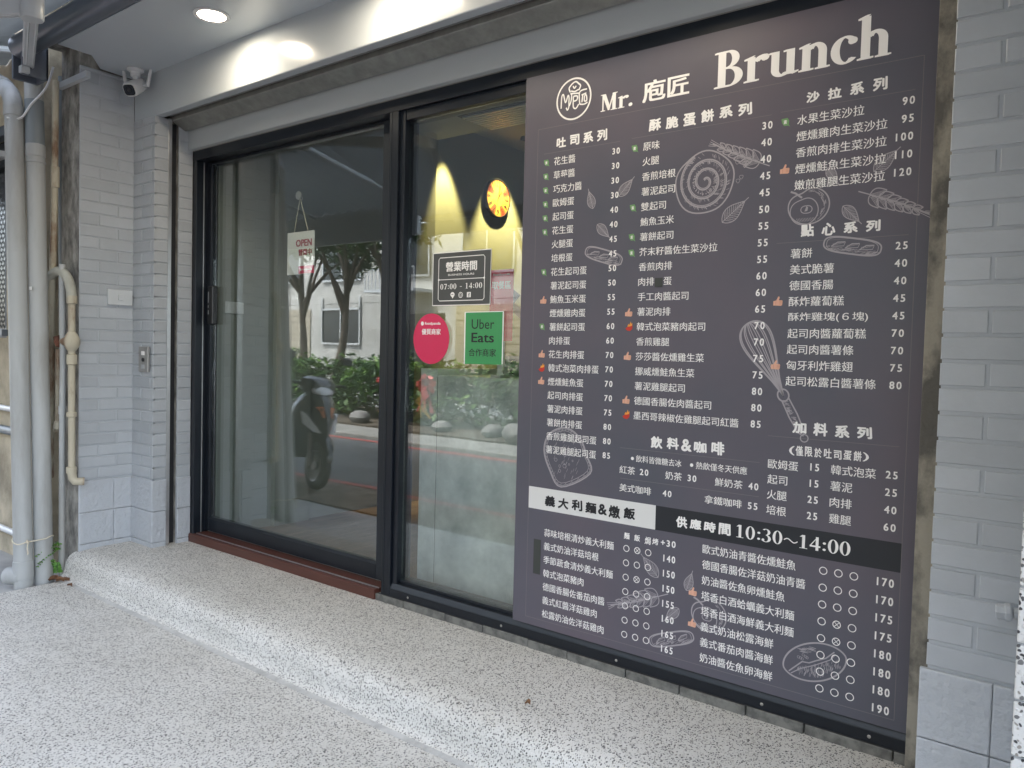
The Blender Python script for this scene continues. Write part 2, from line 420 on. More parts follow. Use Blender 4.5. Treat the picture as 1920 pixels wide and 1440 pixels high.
def glyphs(t, off):
    key = (t, off)
    if key in _gc: return _gc[key]
    c = bpy.data.curves.new('lettering', 'FONT'); c.body = t; c.size = 1.0; c.offset = off; c.resolution_u = 3
    o = bpy.data.objects.new('lettering', c); COL.objects.link(o)
    bpy.context.view_layer.update()
    dg = bpy.context.evaluated_depsgraph_get(); ev = o.evaluated_get(dg); me = ev.to_mesh()
    v = [(p.co.x, p.co.y) for p in me.vertices]; f = [tuple(p.vertices) for p in me.polygons]
    ev.to_mesh_clear(); bpy.data.objects.remove(o); bpy.data.curves.remove(c)
    bb = (min(p[0] for p in v), max(p[0] for p in v), min(p[1] for p in v), max(p[1] for p in v))
    _gc[key] = (v, f, bb); return _gc[key]

def serif(s, ch, x, z, H, W=1.0):
    """one bold serif letter with its left foot at (x, z); H = capital height. Returns advance."""
    def X(a): return x + a * H * W
    def Z(b): return z + b * H
    def r(a0, a1, b0, b1): s.rect(X(a0), X(a1), Z(b0), Z(b1))
    def p(*q): s.poly([(X(a), Z(b)) for a, b in q])
    def ar(cx, cz, rx, rz, a0, a1, t, t2): s.arc(X(cx), Z(cz), rx * H * W, rz * H, a0, a1, t * H * W, 26, t2 * H)
    def ds(cx, cz, q): s.disc(X(cx), Z(cz), q * H * W, q * H)
    if ch == 'B':
        r(.10, .27, .0, 1); r(0, .36, .955, 1.001); r(0, .40, 0, .045); r(.26, .40, .50, .55)
        ar(.36, .765, .27, .236, 90, -90, .16, .045); ar(.39, .27, .34, .27, 90, -90, .17, .045); return .80
    if ch == 'r':
        r(.09, .25, 0, .66); r(0, .36, 0, .045); p((0, .60), (.12, .60), (.25, .70), (.20, .70), (0, .645)); ar(.46, .44, .24, .25, 150, 70, .12, .11); ds(.52, .60, .085); return .62
    if ch == 'u':
        r(.08, .24, .16, .67); r(0, .16, .625, .67); ar(.32, .19, .24, .205, 180, 320, .155, .06); r(.46, .62, 0.02, .67); r(.38, .5, .625, .67); p((.60, 0), (.72, .045), (.72, .085), (.60, .07)); return .76
    if ch == 'n':
        r(.08, .24, 0, .66); r(0, .32, 0, .045); p((0, .60), (.12, .60), (.24, .70), (.18, .70), (0, .645)); ar(.38, .45, .24, .24, 0, 150, .155, .075); r(.465, .62, 0, .46); r(.39, .70, 0, .045); return .75
    if ch == 'c':
        ar(.31, .335, .31, .355, 45, 318, .165, .045); ds(.475, .54, .085); return .60
    if ch == 'h':
        r(.08, .24, 0, 1.06); r(0, .32, 0, .045); p((0, 1.0), (.12, 1.0), (.24, 1.10), (.16, 1.10), (0, 1.045)); ar(.38, .45, .24, .24, 0, 150, .155, .075); r(.465, .62, 0, .46); r(.39, .70, 0, .045); return .75
    if ch == 'M':
        r(.10, .15, 0, .97); r(0, .25, 0, .045); r(0, .2, .955, 1); p((.08, 1), (.27, 1), (.54, .25), (.46, .0)); p((.47, .02), (.74, 1), (.79, 1), (.52, .02)); r(.72, .89, 0, 1); r(.62, .99, 0, .045); r(.76, .99, .955, 1); return 1.06
    if ch == '.':
        ds(.12, .10, .1); return .26
    if ch == '0':
        ar(.27, .5, .27, .515, 0, 360, .155, .045); return .60
    if ch == '1':
        r(.19, .345, 0, 1.0); r(.06, .48, 0, .045); p((.05, .84), (.22, .86), (.25, 1.0), (.19, 1.0)); return .60
    if ch == '3':
        ar(.22, .76, .25, .25, 140, -90, .15, .05); ar(.22, .27, .29, .28, 90, -150, .16, .05); ds(.07, .17, .075); return .60
    if ch == '4':
        r(.31, .46, 0, 1); r(0, .56, .24, .36); p((0, .33), (.07, .33), (.38, .92), (.38, 1.0)); return .60
    if ch == '7':
        r(.02, .52, .86, 1); p((.14, 0), (.30, 0), (.52, .88), (.42, .88)); return .60
    if ch == ':':
        ds(.16, .16, .085); ds(.16, .62, .085); return .34
    if ch == '~':
        s.stroke([(X(.03 + .74 * i / 14), Z(.42 + .13 * math.sin(2 * PI * i / 14))) for i in range(15)], .075 * H); return .82
    if ch == '-':
        r(.05, .40, .36, .46); return .48
    return .4
def serif_text(s, t, x0, x1, z, H, sp=0.0):
    dm = Sheet(0); adv = sum(serif(dm, c, 0, 0, 1.0) + sp for c in t) - sp
    W = (x1 - x0) / (adv * H); x = x0
    for c in t: x += (serif(s, c, x, z, H, W) + sp) * H * W
    return s
# ------------------------------------------------------------------ ground, floor, road
FX0, FX1 = -4.60, 3.2
tag(MB().add([(-70, -75, -.035), (70, -75, -.035), (70, 30, -.035), (-70, 30, -.035)], [(0, 1, 2, 3)]).build('ground', M['alley']), kind='structure')
tag(MB().box(FX0, FX1, -1.66, .05, -.2, 0).build('pavement', M['pebble'], bevel=.006), kind='structure')
# the step in front of the shop: rounded nose, sloped riser, small cove at its foot
prof = [(.12, .02), (.12, .152), (-.43, .150), (-.48, .147), (-.52, .141), (-.550, .131), (-.572, .117), (-.586, .099), (-.594, .076), (-.600, .048), (-.606, .022), (-.618, .008), (-.64, .002), (-.64, -.02), (.0, -.02)]
tag(MB().prism(prof, 'x', -4.66, FX1).build('step', M['pebble'], smooth=True), kind='structure')
cove = MB().prism([(-.602, .012), (-.610, .0105), (-.626, .0055), (-.640, .0032), (-.652, .0014), (-.652, -.01), (-.602, -.01)], 'x', -4.598, FX1).build('cove', mat('cement cove', (.52, .52, .51), .8, c2=(.38, .38, .37), scale=18, lo=.3, hi=.6, bump=.6, bscale=60), bpy.data.objects['step'])
tag(MB().box(-60, 60, -2.42, -1.66, -.2, -.022).build('verge', M['dirt']), kind='structure')
tag(MB().box(-60, 60, -5.3, -2.42, -.2, -.026).build('road', M['asphalt']), kind='structure')
for y0 in (-2.55, -5.18):
    tag(MB().add([(-60, y0, -.021), (60, y0, -.021), (60, y0 + .11, -.021), (-60, y0 + .11, -.021)], [(0, 1, 2, 3)]).build('road_marking', M['redline']), kind='structure')
tag(MB().box(-60, 60, -6.15, -5.3, -.2, .03).build('kerb', M['kerb'], bevel=.02), kind='structure')
tag(MB().box(-60, 60, -9.2, -6.15, -.2, .06).build('planting_bed', M['soil']), kind='structure')

# ------------------------------------------------------------------ the shop building
shop = thing('shop_building', (-2.2, 0, 0), 'small grey painted brunch shop with tiled pillars and a black glazed front', 'shop')
XA, XB = -4.63, -4.38
PZ, PITCH = .547, .0665
def bricks(mb, P0, U, N, W, z0, z1, rows_from, half_first, plinth=False, joints=None):
    """clad a vertical face: P0 = corner at z 0, U along, N outward; running bond of half / full bricks"""
    U = Vector(U); N = Vector(N); P0 = Vector(P0)
    def one(a, b, c, d, t=.0030, ch=.0024):
        v = []
        for dd, ins in ((-.004, 0), (t - .002, 0), (t, ch)):
            for (u, z) in ((a + ins, c + ins), (b - ins, c + ins), (b - ins, d - ins), (a + ins, d - ins)):
                q = P0 + U * u + N * dd; v.append((q.x, q.y, z))
        f = [(8, 9, 10, 11)] + [(4 * k + i, 4 * k + (i + 1) % 4, 4 * k + 4 + (i + 1) % 4, 4 * k + 4 + i) for k in (0, 1) for i in range(4)]
        mb.add(v, f)
    if plinth:
        ks = [z0, z0 + .012]; 
        zz = [(.140, .177)] + [(.180, .3605), (.3635, .5455)]
        for c, d in zz:
            us = [0] + joints + [W]
            for a, b in zip(us[:-1], us[1:]): one(a + .001, b - .001, c, d, .012, .004)
        return
    i = 0; z = rows_from
    while z < z1 - .01:
        g = .0045
        first = .106 if (i % 2 == 0) == half_first else .213
        u = 0.0; Lw = first
        while u < W - .006:
            e = min(u + Lw, W)
            j = random.uniform(-.0012, .0012)
            one(u + (g if u > 0 else 0), e - (g if e < W else 0), z + g + j, min(z + PITCH - g, z1) + j, .0030 + random.uniform(-.0006, .0006))
            u = e; Lw = .213
        z += PITCH; i += 1
# left pillar: core, bare concrete end, cladding, shutter guide
core = MB().box(-4.87, XA - .006, -.535, .40, -.1, 3.3).box(XA - .006, XB - .006, -.224, -.130, -.1, 2.655).box(XA - .006, XB - .006, -.088, .40, -.1, 3.3).box(XA - .006, XB - .045, -.131, -.087, -.1, 2.66)
pil = core.build('pillar', M['concrete'], shop, bevel=.004)
gr = MB().box(XA - .007, XA - .0015, -.534, -.228, .145, 2.90).box(XA - .002, XB - .0015, -.2285, -.2215, .145, 2.66).box(XB - .007, XB - .0015, -.228, -.152, .145, 2.655).box(XB - .007, XB - .0015, -.088, .0, .145, 2.66).build('grout', M['grout'], pil)
t1 = MB()
bricks(t1, (XA, -.536, 0), (0, 1, 0), (1, 0, 0), .306, 0, 2.898, PZ + .004, True)
bricks(t1, (XA + .002, -.230, 0), (1, 0, 0), (0, -1, 0), .250, 0, 2.655, PZ + .004, False)
bricks(t1, (XB, -.236, 0), (0, 1, 0), (1, 0, 0), .083, 0, 2.655, PZ + .004, False)
bricks(t1, (XB, -.088, 0), (0, 1, 0), (1, 0, 0), .086, 0, 2.62, PZ + .004, False)
t1.build('tile_cladding', M['tile'], pil)
t2 = MB()
bricks(t2, (XA, -.5365, 0), (0, 1, 0), (1, 0, 0), .306, 0, 0, 0, 0, True, [.195])
bricks(t2, (XA + .006, -.230, 0), (1, 0, 0), (0, -1, 0), .256, 0, 0, 0, 0, True, [])
bricks(t2, (XB, -.240, 0), (0, 1, 0), (1, 0, 0), .087, 0, 0, 0, 0, True, [])
bricks(t2, (XB, -.088, 0), (0, 1, 0), (1, 0, 0), .086, 0, 0, 0, 0, True, [])
t2.build('plinth_tiles', M['plinth'], pil)
# shutter guide in the left pillar
g = MB().box(XB - .04, XB + .002, -.152, -.1305, .15, 2.66)
g.build('shutter_guide', M['alu'], shop, bevel=.001)
MB().box(XB - .044, XB - .030, -.1302, -.0885, .15, 2.64).build('guide_groove', M['slot'], shop)
# right pillar: mortar strip beside the board, clad face, front pier of white pebble tiles
RX = -.338
p2 = MB().box(RX + .003, 1.4, -.2492, .40, -.1, 3.3).build('pillar', M['grout'], shop, bevel=.002)
t3 = MB(); bricks(t3, (RX, -.25, 0), (1, 0, 0), (0, -1, 0), .226, 0, 2.655, PZ + .004, False)
t3.build('tile_cladding', M['tile'], p2)
t4 = MB(); bricks(t4, (RX - .014, -.2505, 0), (1, 0, 0), (0, -1, 0), .24, 0, 0, 0, 0, True, [.165]); t4.build('plinth_tiles', M['plinth'], p2)
# ragged mortar strip
stp = MB(); zz = 0.14; pts = []
while zz < 2.66:
    pts.append((RX + .004 + random.uniform(-.004, .002), zz)); zz += random.uniform(.05, .09)
stp.prism([(-.400, .14)] + [(x, z) for x, z in pts] + [(RX + .004, 2.66), (-.400, 2.66)], 'y', -.12, .05)
stp.build('mortar_strip', M['mortar'], shop, bevel=.002)
fp = MB().box(-.1235, 1.4, -.53, -.246, -.1, 3.3).build('pier', M['grout'], shop)
tp = MB(); z = .008
while z < 2.9:
    xx = -.125
    while xx < 1.4:
        tp.box(xx, xx + .243, -.539, -.528, z, z + .118); xx += .248
    z += .1235
tp.build('pebble_tiles', M['terrazzo'], fp, bevel=.003)
# beam, soffit, roller shutter slot, header
MB().box(-4.629, 1.4, -.23, -.176, 2.655, 3.3).build('beam', M['gloss'], shop, bevel=.006)
MB().box(-4.40, 1.4, -.1755, -.05, 2.745, 2.76).build('shutter_box', M['slot'], shop)
rl = MB().box(-4.378, 1.4, -.1745, -.168, 2.664, 2.74).box(-4.378, 1.4, -.152, -.146, 2.668, 2.74)
rl.build('shutter_rail', M['alu'], shop)
MB().box(-4.378, 1.4, -.166, -.154, 2.672, 2.70).build('shutter_slat', M['steel'], shop)
MB().prism([(-.135, 2.648), (-.131, 2.6445), (-.052, 2.607), (-.052, 2.62), (-.128, 2.66), (-.128, 2.74), (-.135, 2.74)], 'x', -4.376, 1.4).build('galvanised_flashing', M['galv'], shop)
MB().prism([(-.033, 2.70), (-.033, 2.508), (-.030, 2.5035), (-.026, 2.5015), (.2, 2.5015), (.2, 2.70)], 'x', -4.379, 1.4).build('header', M['header'], shop, smooth=True)
# ceiling of the porch with a torn corner by the pillar
cl = MB(); cl.prism([(-4.44, -.231), (1.4, -.231), (1.4, -.735), (-4.42, -.735), (-4.43, -.56), (-4.60, -.44), (-4.625, -.23)], 'z', 2.90, 2.935)
cl.build('porch_ceiling', M['ceil'], shop)
MB().box(-4.87, 1.4, -.74, -.231, 3.02, 3.05).build('porch_slab', M['concrete'], shop)
MB().box(-4.9, 3.0, -.60, 8, 3.3, 6.4).build('upper_wall', M['bwall'], shop)  # unseen upper floors, added as a block to stop light from behind
MB().box(-4.86, -4.50, -.56, -.535, 2.80, 2.835).build('ceiling_angle', M['armw'], shop)
# room behind the glass
MB().box(-4.3, 1.2, .12, 5.5, -.05, .17).build('interior_floor', M['wood'], shop)
iw = MB().box(-4.40, -4.3, .12, 5.6, .0, 3.3).box(-4.4, 1.3, 5.5, 5.6, 0, 3.3).box(1.2, 1.3, .12, 5.6, 0, 3.3)
iw.build('interior_wall', M['inwall'], shop)
MB().box(-4.3, -4.262, .52, .80, .17, 3.0).build('interior_pilaster', M['inwall'], shop, bevel=.003)
MB().box(-4.3, -4.225, 1.55, 1.945, .17, 3.0).build('interior_pilaster', M['inwall'], shop, bevel=.003)
MB().box(-4.3, 1.2, .2, 1.95, 3.0, 3.28).build('interior_ceiling', M['inceil'], shop)
MB().box(-4.3, 1.2, 1.95, 5.5, 3.19, 3.28).build('interior_ceiling', M['inceil'], shop)
MB().box(-.36, 1.2, .1, .2, .0, 3.0).build('interior_wall', M['inwall'], shop)

# ------------------------------------------------------------------ glazing: outer frame, sliding door, fixed window
fr = thing('window_frame', (-2.4, .05, .15), 'black anodised aluminium frame with a post between sliding door and fixed window', 'window frame')
box('head', M['frame'], fr, -4.379, -.40, 0, .13, 2.443, 2.5005)
box('jamb', M['frame'], fr, -4.379, -4.338, 0, .13, .19, 2.4425)
MB().box(-4.3375, -4.333, .045, .05, .20, 2.44).build('jamb_seal', M['alu'], fr)
box('post', M['frame'], fr, -2.681, -2.622, -.001, .13, .185, 2.4425)
MB().box(-2.668, -2.664, -.003, -.0005, .19, 2.44).build('post_groove', M['frame2'], fr)
box('threshold', M['frame'], fr, -2.6215, -.40, 0, .13, .185, .2225)
MB().prism([(.0, .223), (.012, .246), (.13, .246), (.13, .223)], 'x', -2.6215, -.40).build('threshold_bead', M['frame2'], fr, bevel=.001)
win = thing('shop_window', (-1.5, .04, .2), 'tall fixed shop window beside the menu board with stickers on its glass', 'window')
box('stile', M['frame'], win, -2.6215, -2.588, .012, .10, .2465, 2.4425)
box('rail', M['frame'], win, -2.5875, -.405, .015, .10, 2.398, 2.4425)
box('rail', M['frame'], win, -2.5875, -.405, .030, .10, .2465, .262, .001)
box('stile', M['frame'], win, -.44, -.405, .0155, .10, .2465, 2.3975)
MB().box(-2.5875, -.441, .040, .050, .2465, 2.397).build('pane', M['glass'], win)
door = thing('sliding_door', (-3.55, .09, .2), 'black framed sliding glass door with an OPEN sign hanging inside', 'door')
box('stile', M['frame'], door, -4.337, -4.293, .072, .112, .214, 2.4425)
MB().box(-4.2935, -4.2905, .076, .082, .30, 2.425).build('glazing_bead', M['frame2'], door)
box('stile', M['frame2'], door, -2.799, -2.700, .072, .112, .214, 2.4425)  # stile coloured lighter than the frame: grazing reflection put into its colour
box('rail', M['frame'], door, -4.2925, -2.7995, .072, .112, .214, .288)
MB().prism([(.072, .2885), (.084, .299), (.112, .299), (.112, .2885)], 'x', -4.2925, -2.7995).build('glazing_bead', M['frame2'], door)
box('rail', M['frame'], door, -4.2925, -2.7995, .072, .112, 2.428, 2.4425, .001)
MB().box(-4.2925, -2.7995, .088, .098, .2995, 2.4275).build('pane', M['glass'], door)
hd = box('handle', M['black'], door, -4.288, -4.238, .050, .0875, 1.47, 1.70, .006)
h2 = MB()
for z0, z1 in ((1.60, 1.665), (1.57, 1.585), (1.53, 1.555)): h2.box(-4.282, -4.277, .048, .0502, z0, z1)
h2.build('handle_mark', M['alu'], hd)
sill = thing('door_sill', (-3.5, 0, .15), 'reddish brown aluminium threshold under the sliding door', 'door sill')
MB().prism([(-.014, .150), (-.014, .196), (-.010, .2005), (.012, .2005), (.014, .1975), (.020, .1975), (.022, .202), (.13, .205), (.13, .1505)], 'x', -4.40, -2.712).build('nosing', M['sill'], sill)
MB().box(-4.33, -2.713, .015, .019, .1978, .2045).build('track', M['alu'], sill)  # bright strip laid in the sill groove to paint its highlight line
MB().box(-4.33, -2.713, .09, .094, .2052, .2125).build('track', M['alu'], sill)
st = MB(); xx = -2.711; k = 0
while xx < -.41:
    L = (.19, .26, .215, .24)[k % 4]; e = min(xx + L, -.402)
    st.box(xx + .002, e - .002, -.008 + random.uniform(-.003, .003), .12, .13, .1835 + random.uniform(-.001, .0015)); xx = e; k += 1
tag(st.build('stone_strip', M['stone'], bevel=.003), 'narrow grey granite strip between the window frame and the pebble step', 'stone strip')

sc_ = MB()
for x in (-2.50, -1.95, -1.40, -.85, -.52):
    sc_.lathe([(.0055, 0), (.0055, .0012), (.003, .0022), (0, .0022)], (x, -.0005, .204), (0, -1, 0), 10)
sc_.build('screw_heads', M['steel'], fr)
MB().tube([(-4.378, -.001, 2.5008), (-.402, -.001, 2.5008)], .003, 6).build('sealant', M['kerb'], fr)
MB().tube([(-2.70, -.001, .1838), (-.402, -.001, .1838)], .0026, 6).build('sealant', M['slot'], fr)
# ------------------------------------------------------------------ menu board
mb_ = thing('menu_board', (-1.147, 0, .2475), 'tall dark purple brunch menu board with white Chinese prices', 'menu board')
def boardmat():
    m, n, l, b = newmat('menu board print')
    tc = n.new('ShaderNodeTexCoord'); nz = n.new('ShaderNodeTexNoise'); nz.inputs['Scale'].default_value = 1.7; nz.inputs['Detail'].default_value = 4
    l.new(tc.outputs['Object'], nz.inputs['Vector'])
    cr = n.new('ShaderNodeValToRGB'); e = cr.color_ramp.elements
    e[0].position = .34; e[1].position = .68; e[0].color = (.090, .094, .120, 1); e[1].color = (.122, .104, .130, 1)
    l.new(nz.outputs[0], cr.inputs[0]); l.new(cr.outputs[0], b.inputs['Base Color'])
    b.inputs['Roughness'].default_value = .42; b.inputs['Specular IOR Level'].default_value = .45
    nb = n.new('ShaderNodeTexNoise'); nb.inputs['Scale'].default_value = 420
    l.new(tc.outputs['Object'], nb.inputs['Vector'])
    bp = n.new('ShaderNodeBump'); bp.inputs['Strength'].default_value = .06; bp.inputs['Distance'].default_value = .002
    l.new(nb.outputs[0], bp.inputs['Height']); l.new(bp.outputs[0], b.inputs['Normal'])
    return m
M['board'] = boardmat()
MB().box(-1.8868, -.4065, -.0060, -.0015, .2478, 2.4425).build('panel', M['board'], mb_)
TXT = [
('吐司系列', -1.7396, -1.4949, 2.1633, 0.0423, 'h'),
('花生醬', -1.741, -1.642, 2.0945, 0.0321, 'm'),
('草莓醬', -1.741, -1.642, 2.0407, 0.0321, 'm'),
('巧克力醬', -1.7411, -1.6091, 1.987, 0.0321, 'm'),
('歐姆蛋', -1.7411, -1.6421, 1.9332, 0.0321, 'm'),
('起司蛋', -1.7411, -1.6421, 1.8795, 0.0321, 'm'),
('花生蛋', -1.7412, -1.6422, 1.8257, 0.0321, 'm'),
('火腿蛋', -1.7412, -1.6422, 1.772, 0.0321, 'm'),
('培根蛋', -1.7412, -1.6422, 1.7182, 0.0321, 'm'),
('花生起司蛋', -1.7413, -1.5763, 1.6645, 0.0321, 'm'),
('薯泥起司蛋', -1.7413, -1.5763, 1.6107, 0.0321, 'm'),
('鮪魚玉米蛋', -1.7413, -1.5763, 1.557, 0.0321, 'm'),
('煙燻雞肉蛋', -1.7414, -1.5764, 1.5032, 0.0321, 'm'),
('薯餅起司蛋', -1.7414, -1.5764, 1.4495, 0.0321, 'm'),
('肉排蛋', -1.7414, -1.6424, 1.3957, 0.0321, 'm'),
('花生肉排蛋', -1.7415, -1.5765, 1.342, 0.0321, 'm'),
('韓式泡菜肉排蛋', -1.7415, -1.5105, 1.2882, 0.0321, 'm'),
('煙燻鮭魚蛋', -1.7415, -1.5765, 1.2345, 0.0321, 'm'),
('起司肉排蛋', -1.7416, -1.5766, 1.1807, 0.0321, 'm'),
('薯泥肉排蛋', -1.7416, -1.5766, 1.127, 0.0321, 'm'),
('薯餅肉排蛋', -1.7416, -1.5766, 1.0732, 0.0321, 'm'),
('香煎雞腿起司蛋', -1.7417, -1.5107, 1.0195, 0.0321, 'm'),
('薯泥雞腿起司蛋', -1.7417, -1.5107, 0.9657, 0.0321, 'm'),
('30', -1.4821, -1.4462, 2.0976, 0.0243, 'p'),
('30', -1.4822, -1.4463, 2.0439, 0.0243, 'p'),
('30', -1.4823, -1.4463, 1.9901, 0.0243, 'p'),
('30', -1.4823, -1.4464, 1.9364, 0.0243, 'p'),
('40', -1.4824, -1.4465, 1.8826, 0.0243, 'p'),
('40', -1.4825, -1.4465, 1.8289, 0.0243, 'p'),
('45', -1.4825, -1.4466, 1.7751, 0.0243, 'p'),
('45', -1.4826, -1.4467, 1.7214, 0.0243, 'p'),
('50', -1.4827, -1.4467, 1.6676, 0.0243, 'p'),
('50', -1.4827, -1.4468, 1.6139, 0.0243, 'p'),
('55', -1.4828, -1.4469, 1.5601, 0.0243, 'p'),
('55', -1.4829, -1.4469, 1.5064, 0.0243, 'p'),
('60', -1.483, -1.447, 1.4526, 0.0243, 'p'),
('60', -1.483, -1.4471, 1.3989, 0.0243, 'p'),
('70', -1.4831, -1.4471, 1.3451, 0.0243, 'p'),
('70', -1.4832, -1.4472, 1.2914, 0.0243, 'p'),
('70', -1.4832, -1.4473, 1.2376, 0.0243, 'p'),
('70', -1.4833, -1.4473, 1.1839, 0.0243, 'p'),
('75', -1.4834, -1.4474, 1.1301, 0.0243, 'p'),
('80', -1.4834, -1.4475, 1.0764, 0.0243, 'p'),
('80', -1.4835, -1.4475, 1.0226, 0.0243, 'p'),
('85', -1.4836, -1.4476, 0.9689, 0.0243, 'p'),
('酥脆蛋餅系列', -1.3399, -0.9459, 2.1661, 0.0453, 'h'),
('原味', -1.3522, -1.2863, 2.0959, 0.0305, 'm'),
('火腿', -1.3524, -1.2865, 2.0421, 0.0305, 'm'),
('香煎培根', -1.3527, -1.2209, 1.9882, 0.0305, 'm'),
('薯泥起司', -1.3529, -1.2211, 1.9344, 0.0305, 'm'),
('雙起司', -1.3532, -1.2543, 1.8806, 0.0305, 'm'),
('鮪魚玉米', -1.3534, -1.2216, 1.8268, 0.0305, 'm'),
('薯餅起司', -1.3537, -1.2219, 1.7729, 0.0305, 'm'),
('芥末籽醬佐生菜沙拉', -1.3539, -1.0574, 1.7191, 0.0305, 'm'),
('香煎肉排', -1.3542, -1.2224, 1.6653, 0.0305, 'm'),
('肉排\u3000蛋', -1.3544, -1.2226, 1.6115, 0.0305, 'm'),
('手工肉醬起司', -1.3546, -1.1569, 1.5576, 0.0305, 'm'),
('薯泥肉排', -1.3549, -1.2231, 1.5038, 0.0305, 'm'),
('韓式泡菜豬肉起司', -1.3551, -1.0915, 1.45, 0.0305, 'm'),
('香煎雞腿', -1.3554, -1.2236, 1.3961, 0.0305, 'm'),
('莎莎醬佐燻雞生菜', -1.3556, -1.092, 1.3423, 0.0305, 'm'),
('挪威燻鮭魚生菜', -1.3559, -1.1252, 1.2885, 0.0305, 'm'),
('薯泥雞腿起司', -1.3561, -1.1584, 1.2347, 0.0305, 'm'),
('德國香腸佐肉醬起司', -1.3564, -1.0598, 1.1808, 0.0305, 'm'),
('墨西哥辣椒佐雞腿起司紅醬', -1.3566, -0.9612, 1.127, 0.0305, 'm'),
('30', -0.9214, -0.8838, 2.1018, 0.0257, 'p'),
('40', -0.9214, -0.8838, 2.0478, 0.0257, 'p'),
('40', -0.9215, -0.8839, 1.9938, 0.0257, 'p'),
('45', -0.9215, -0.8839, 1.9398, 0.0257, 'p'),
('45', -0.9216, -0.884, 1.8858, 0.0257, 'p'),
('50', -0.9216, -0.884, 1.8317, 0.0257, 'p'),
('55', -0.9216, -0.884, 1.7777, 0.0257, 'p'),
('55', -0.9217, -0.8841, 1.7237, 0.0257, 'p'),
('55', -0.9217, -0.8841, 1.6697, 0.0257, 'p'),
('60', -0.9218, -0.8841, 1.6157, 0.0257, 'p'),
('60', -0.9218, -0.8842, 1.5617, 0.0257, 'p'),
('65', -0.9218, -0.8842, 1.5077, 0.0257, 'p'),
('70', -0.9219, -0.8843, 1.4537, 0.0257, 'p'),
('70', -0.9219, -0.8843, 1.3997, 0.0257, 'p'),
('75', -0.9219, -0.8843, 1.3456, 0.0257, 'p'),
('75', -0.922, -0.8844, 1.2916, 0.0257, 'p'),
('80', -0.922, -0.8844, 1.2376, 0.0257, 'p'),
('80', -0.9221, -0.8845, 1.1836, 0.0257, 'p'),
('85', -0.9221, -0.8845, 1.1296, 0.0257, 'p'),
('沙拉系列', -0.7936, -0.5347, 2.168, 0.0388, 'h'),
('水果生菜沙拉', -0.807, -0.6084, 2.101, 0.0319, 'm'),
('煙燻雞肉生菜沙拉', -0.8072, -0.5424, 2.0499, 0.0319, 'm'),
('香煎肉排生菜沙拉', -0.8074, -0.5426, 1.9989, 0.0319, 'm'),
('煙燻鮭魚生菜沙拉', -0.8075, -0.5427, 1.9479, 0.0319, 'm'),
('嫩煎雞腿生菜沙拉', -0.8077, -0.5429, 1.8968, 0.0319, 'm'),
('90', -0.5061, -0.4701, 2.1076, 0.0246, 'p'),
('95', -0.5063, -0.4704, 2.0562, 0.0246, 'p'),
('100', -0.5246, -0.4706, 2.0048, 0.0246, 'p'),
('110', -0.5248, -0.4708, 1.9533, 0.0246, 'p'),
('120', -0.5251, -0.4711, 1.9019, 0.0246, 'p'),
('點心系列', -0.7943, -0.5375, 1.7525, 0.0391, 'h'),
('薯餅', -0.8115, -0.7443, 1.6812, 0.0314, 'm'),
('美式脆薯', -0.8115, -0.6771, 1.6305, 0.0314, 'm'),
('德國香腸', -0.8115, -0.6771, 1.5798, 0.0314, 'm'),
('酥炸蘿蔔糕', -0.8116, -0.6436, 1.5291, 0.0314, 'm'),
('酥炸雞塊(６塊)', -0.8116, -0.573, 1.4784, 0.0314, 'm'),
('起司肉醬蘿蔔糕', -0.8116, -0.5764, 1.4276, 0.0314, 'm'),
('起司肉醬薯條', -0.8116, -0.61, 1.3769, 0.0314, 'm'),
('匈牙利炸雞翅', -0.8117, -0.6101, 1.3262, 0.0314, 'm'),
('起司松露白醬薯條', -0.8117, -0.5429, 1.2755, 0.0314, 'm'),
('25', -0.5074, -0.4711, 1.6876, 0.0241, 'p'),
('40', -0.5075, -0.4711, 1.6361, 0.0241, 'p'),
('40', -0.5075, -0.4711, 1.5847, 0.0241, 'p'),
('45', -0.5075, -0.4711, 1.5333, 0.0241, 'p'),
('45', -0.5075, -0.4712, 1.4818, 0.0241, 'p'),
('70', -0.5075, -0.4712, 1.4304, 0.0241, 'p'),
('70', -0.5075, -0.4712, 1.3789, 0.0241, 'p'),
('75', -0.5075, -0.4712, 1.3275, 0.0241, 'p'),
('80', -0.5075, -0.4712, 1.276, 0.0241, 'p'),
('加料系列', -0.7939, -0.5368, 1.128, 0.0414, 'h'),
('(僅限於吐司蛋餅)', -0.792, -0.553, 1.0544, 0.0315, 's'),
('歐姆蛋', -0.858, -0.761, 1.0035, 0.0313, 'm'),
('起司', -0.8579, -0.7933, 0.9535, 0.0313, 'm'),
('火腿', -0.8579, -0.7932, 0.9035, 0.0313, 'm'),
('培根', -0.8578, -0.7931, 0.8535, 0.0313, 'm'),
('15', -0.73, -0.6944, 1.0079, 0.0251, 'p'),
('15', -0.73, -0.6944, 0.9563, 0.0251, 'p'),
('25', -0.7299, -0.6943, 0.9048, 0.0251, 'p'),
('25', -0.7299, -0.6943, 0.8532, 0.0251, 'p'),
('韓式泡菜', -0.6614, -0.5315, 1.0063, 0.0307, 'm'),
('薯泥', -0.6612, -0.5963, 0.9556, 0.0307, 'm'),
('肉排', -0.6611, -0.5961, 0.905, 0.0307, 'm'),
('雞腿', -0.6609, -0.5959, 0.8543, 0.0307, 'm'),
('25', -0.5064, -0.4699, 1.0093, 0.0245, 'p'),
('25', -0.5063, -0.4698, 0.957, 0.0245, 'p'),
('40', -0.5062, -0.4697, 0.9047, 0.0245, 'p'),
('60', -0.5061, -0.4696, 0.8524, 0.0245, 'p'),
('飲料&咖啡', -1.2926, -0.9987, 1.0365, 0.0447, 'h'),
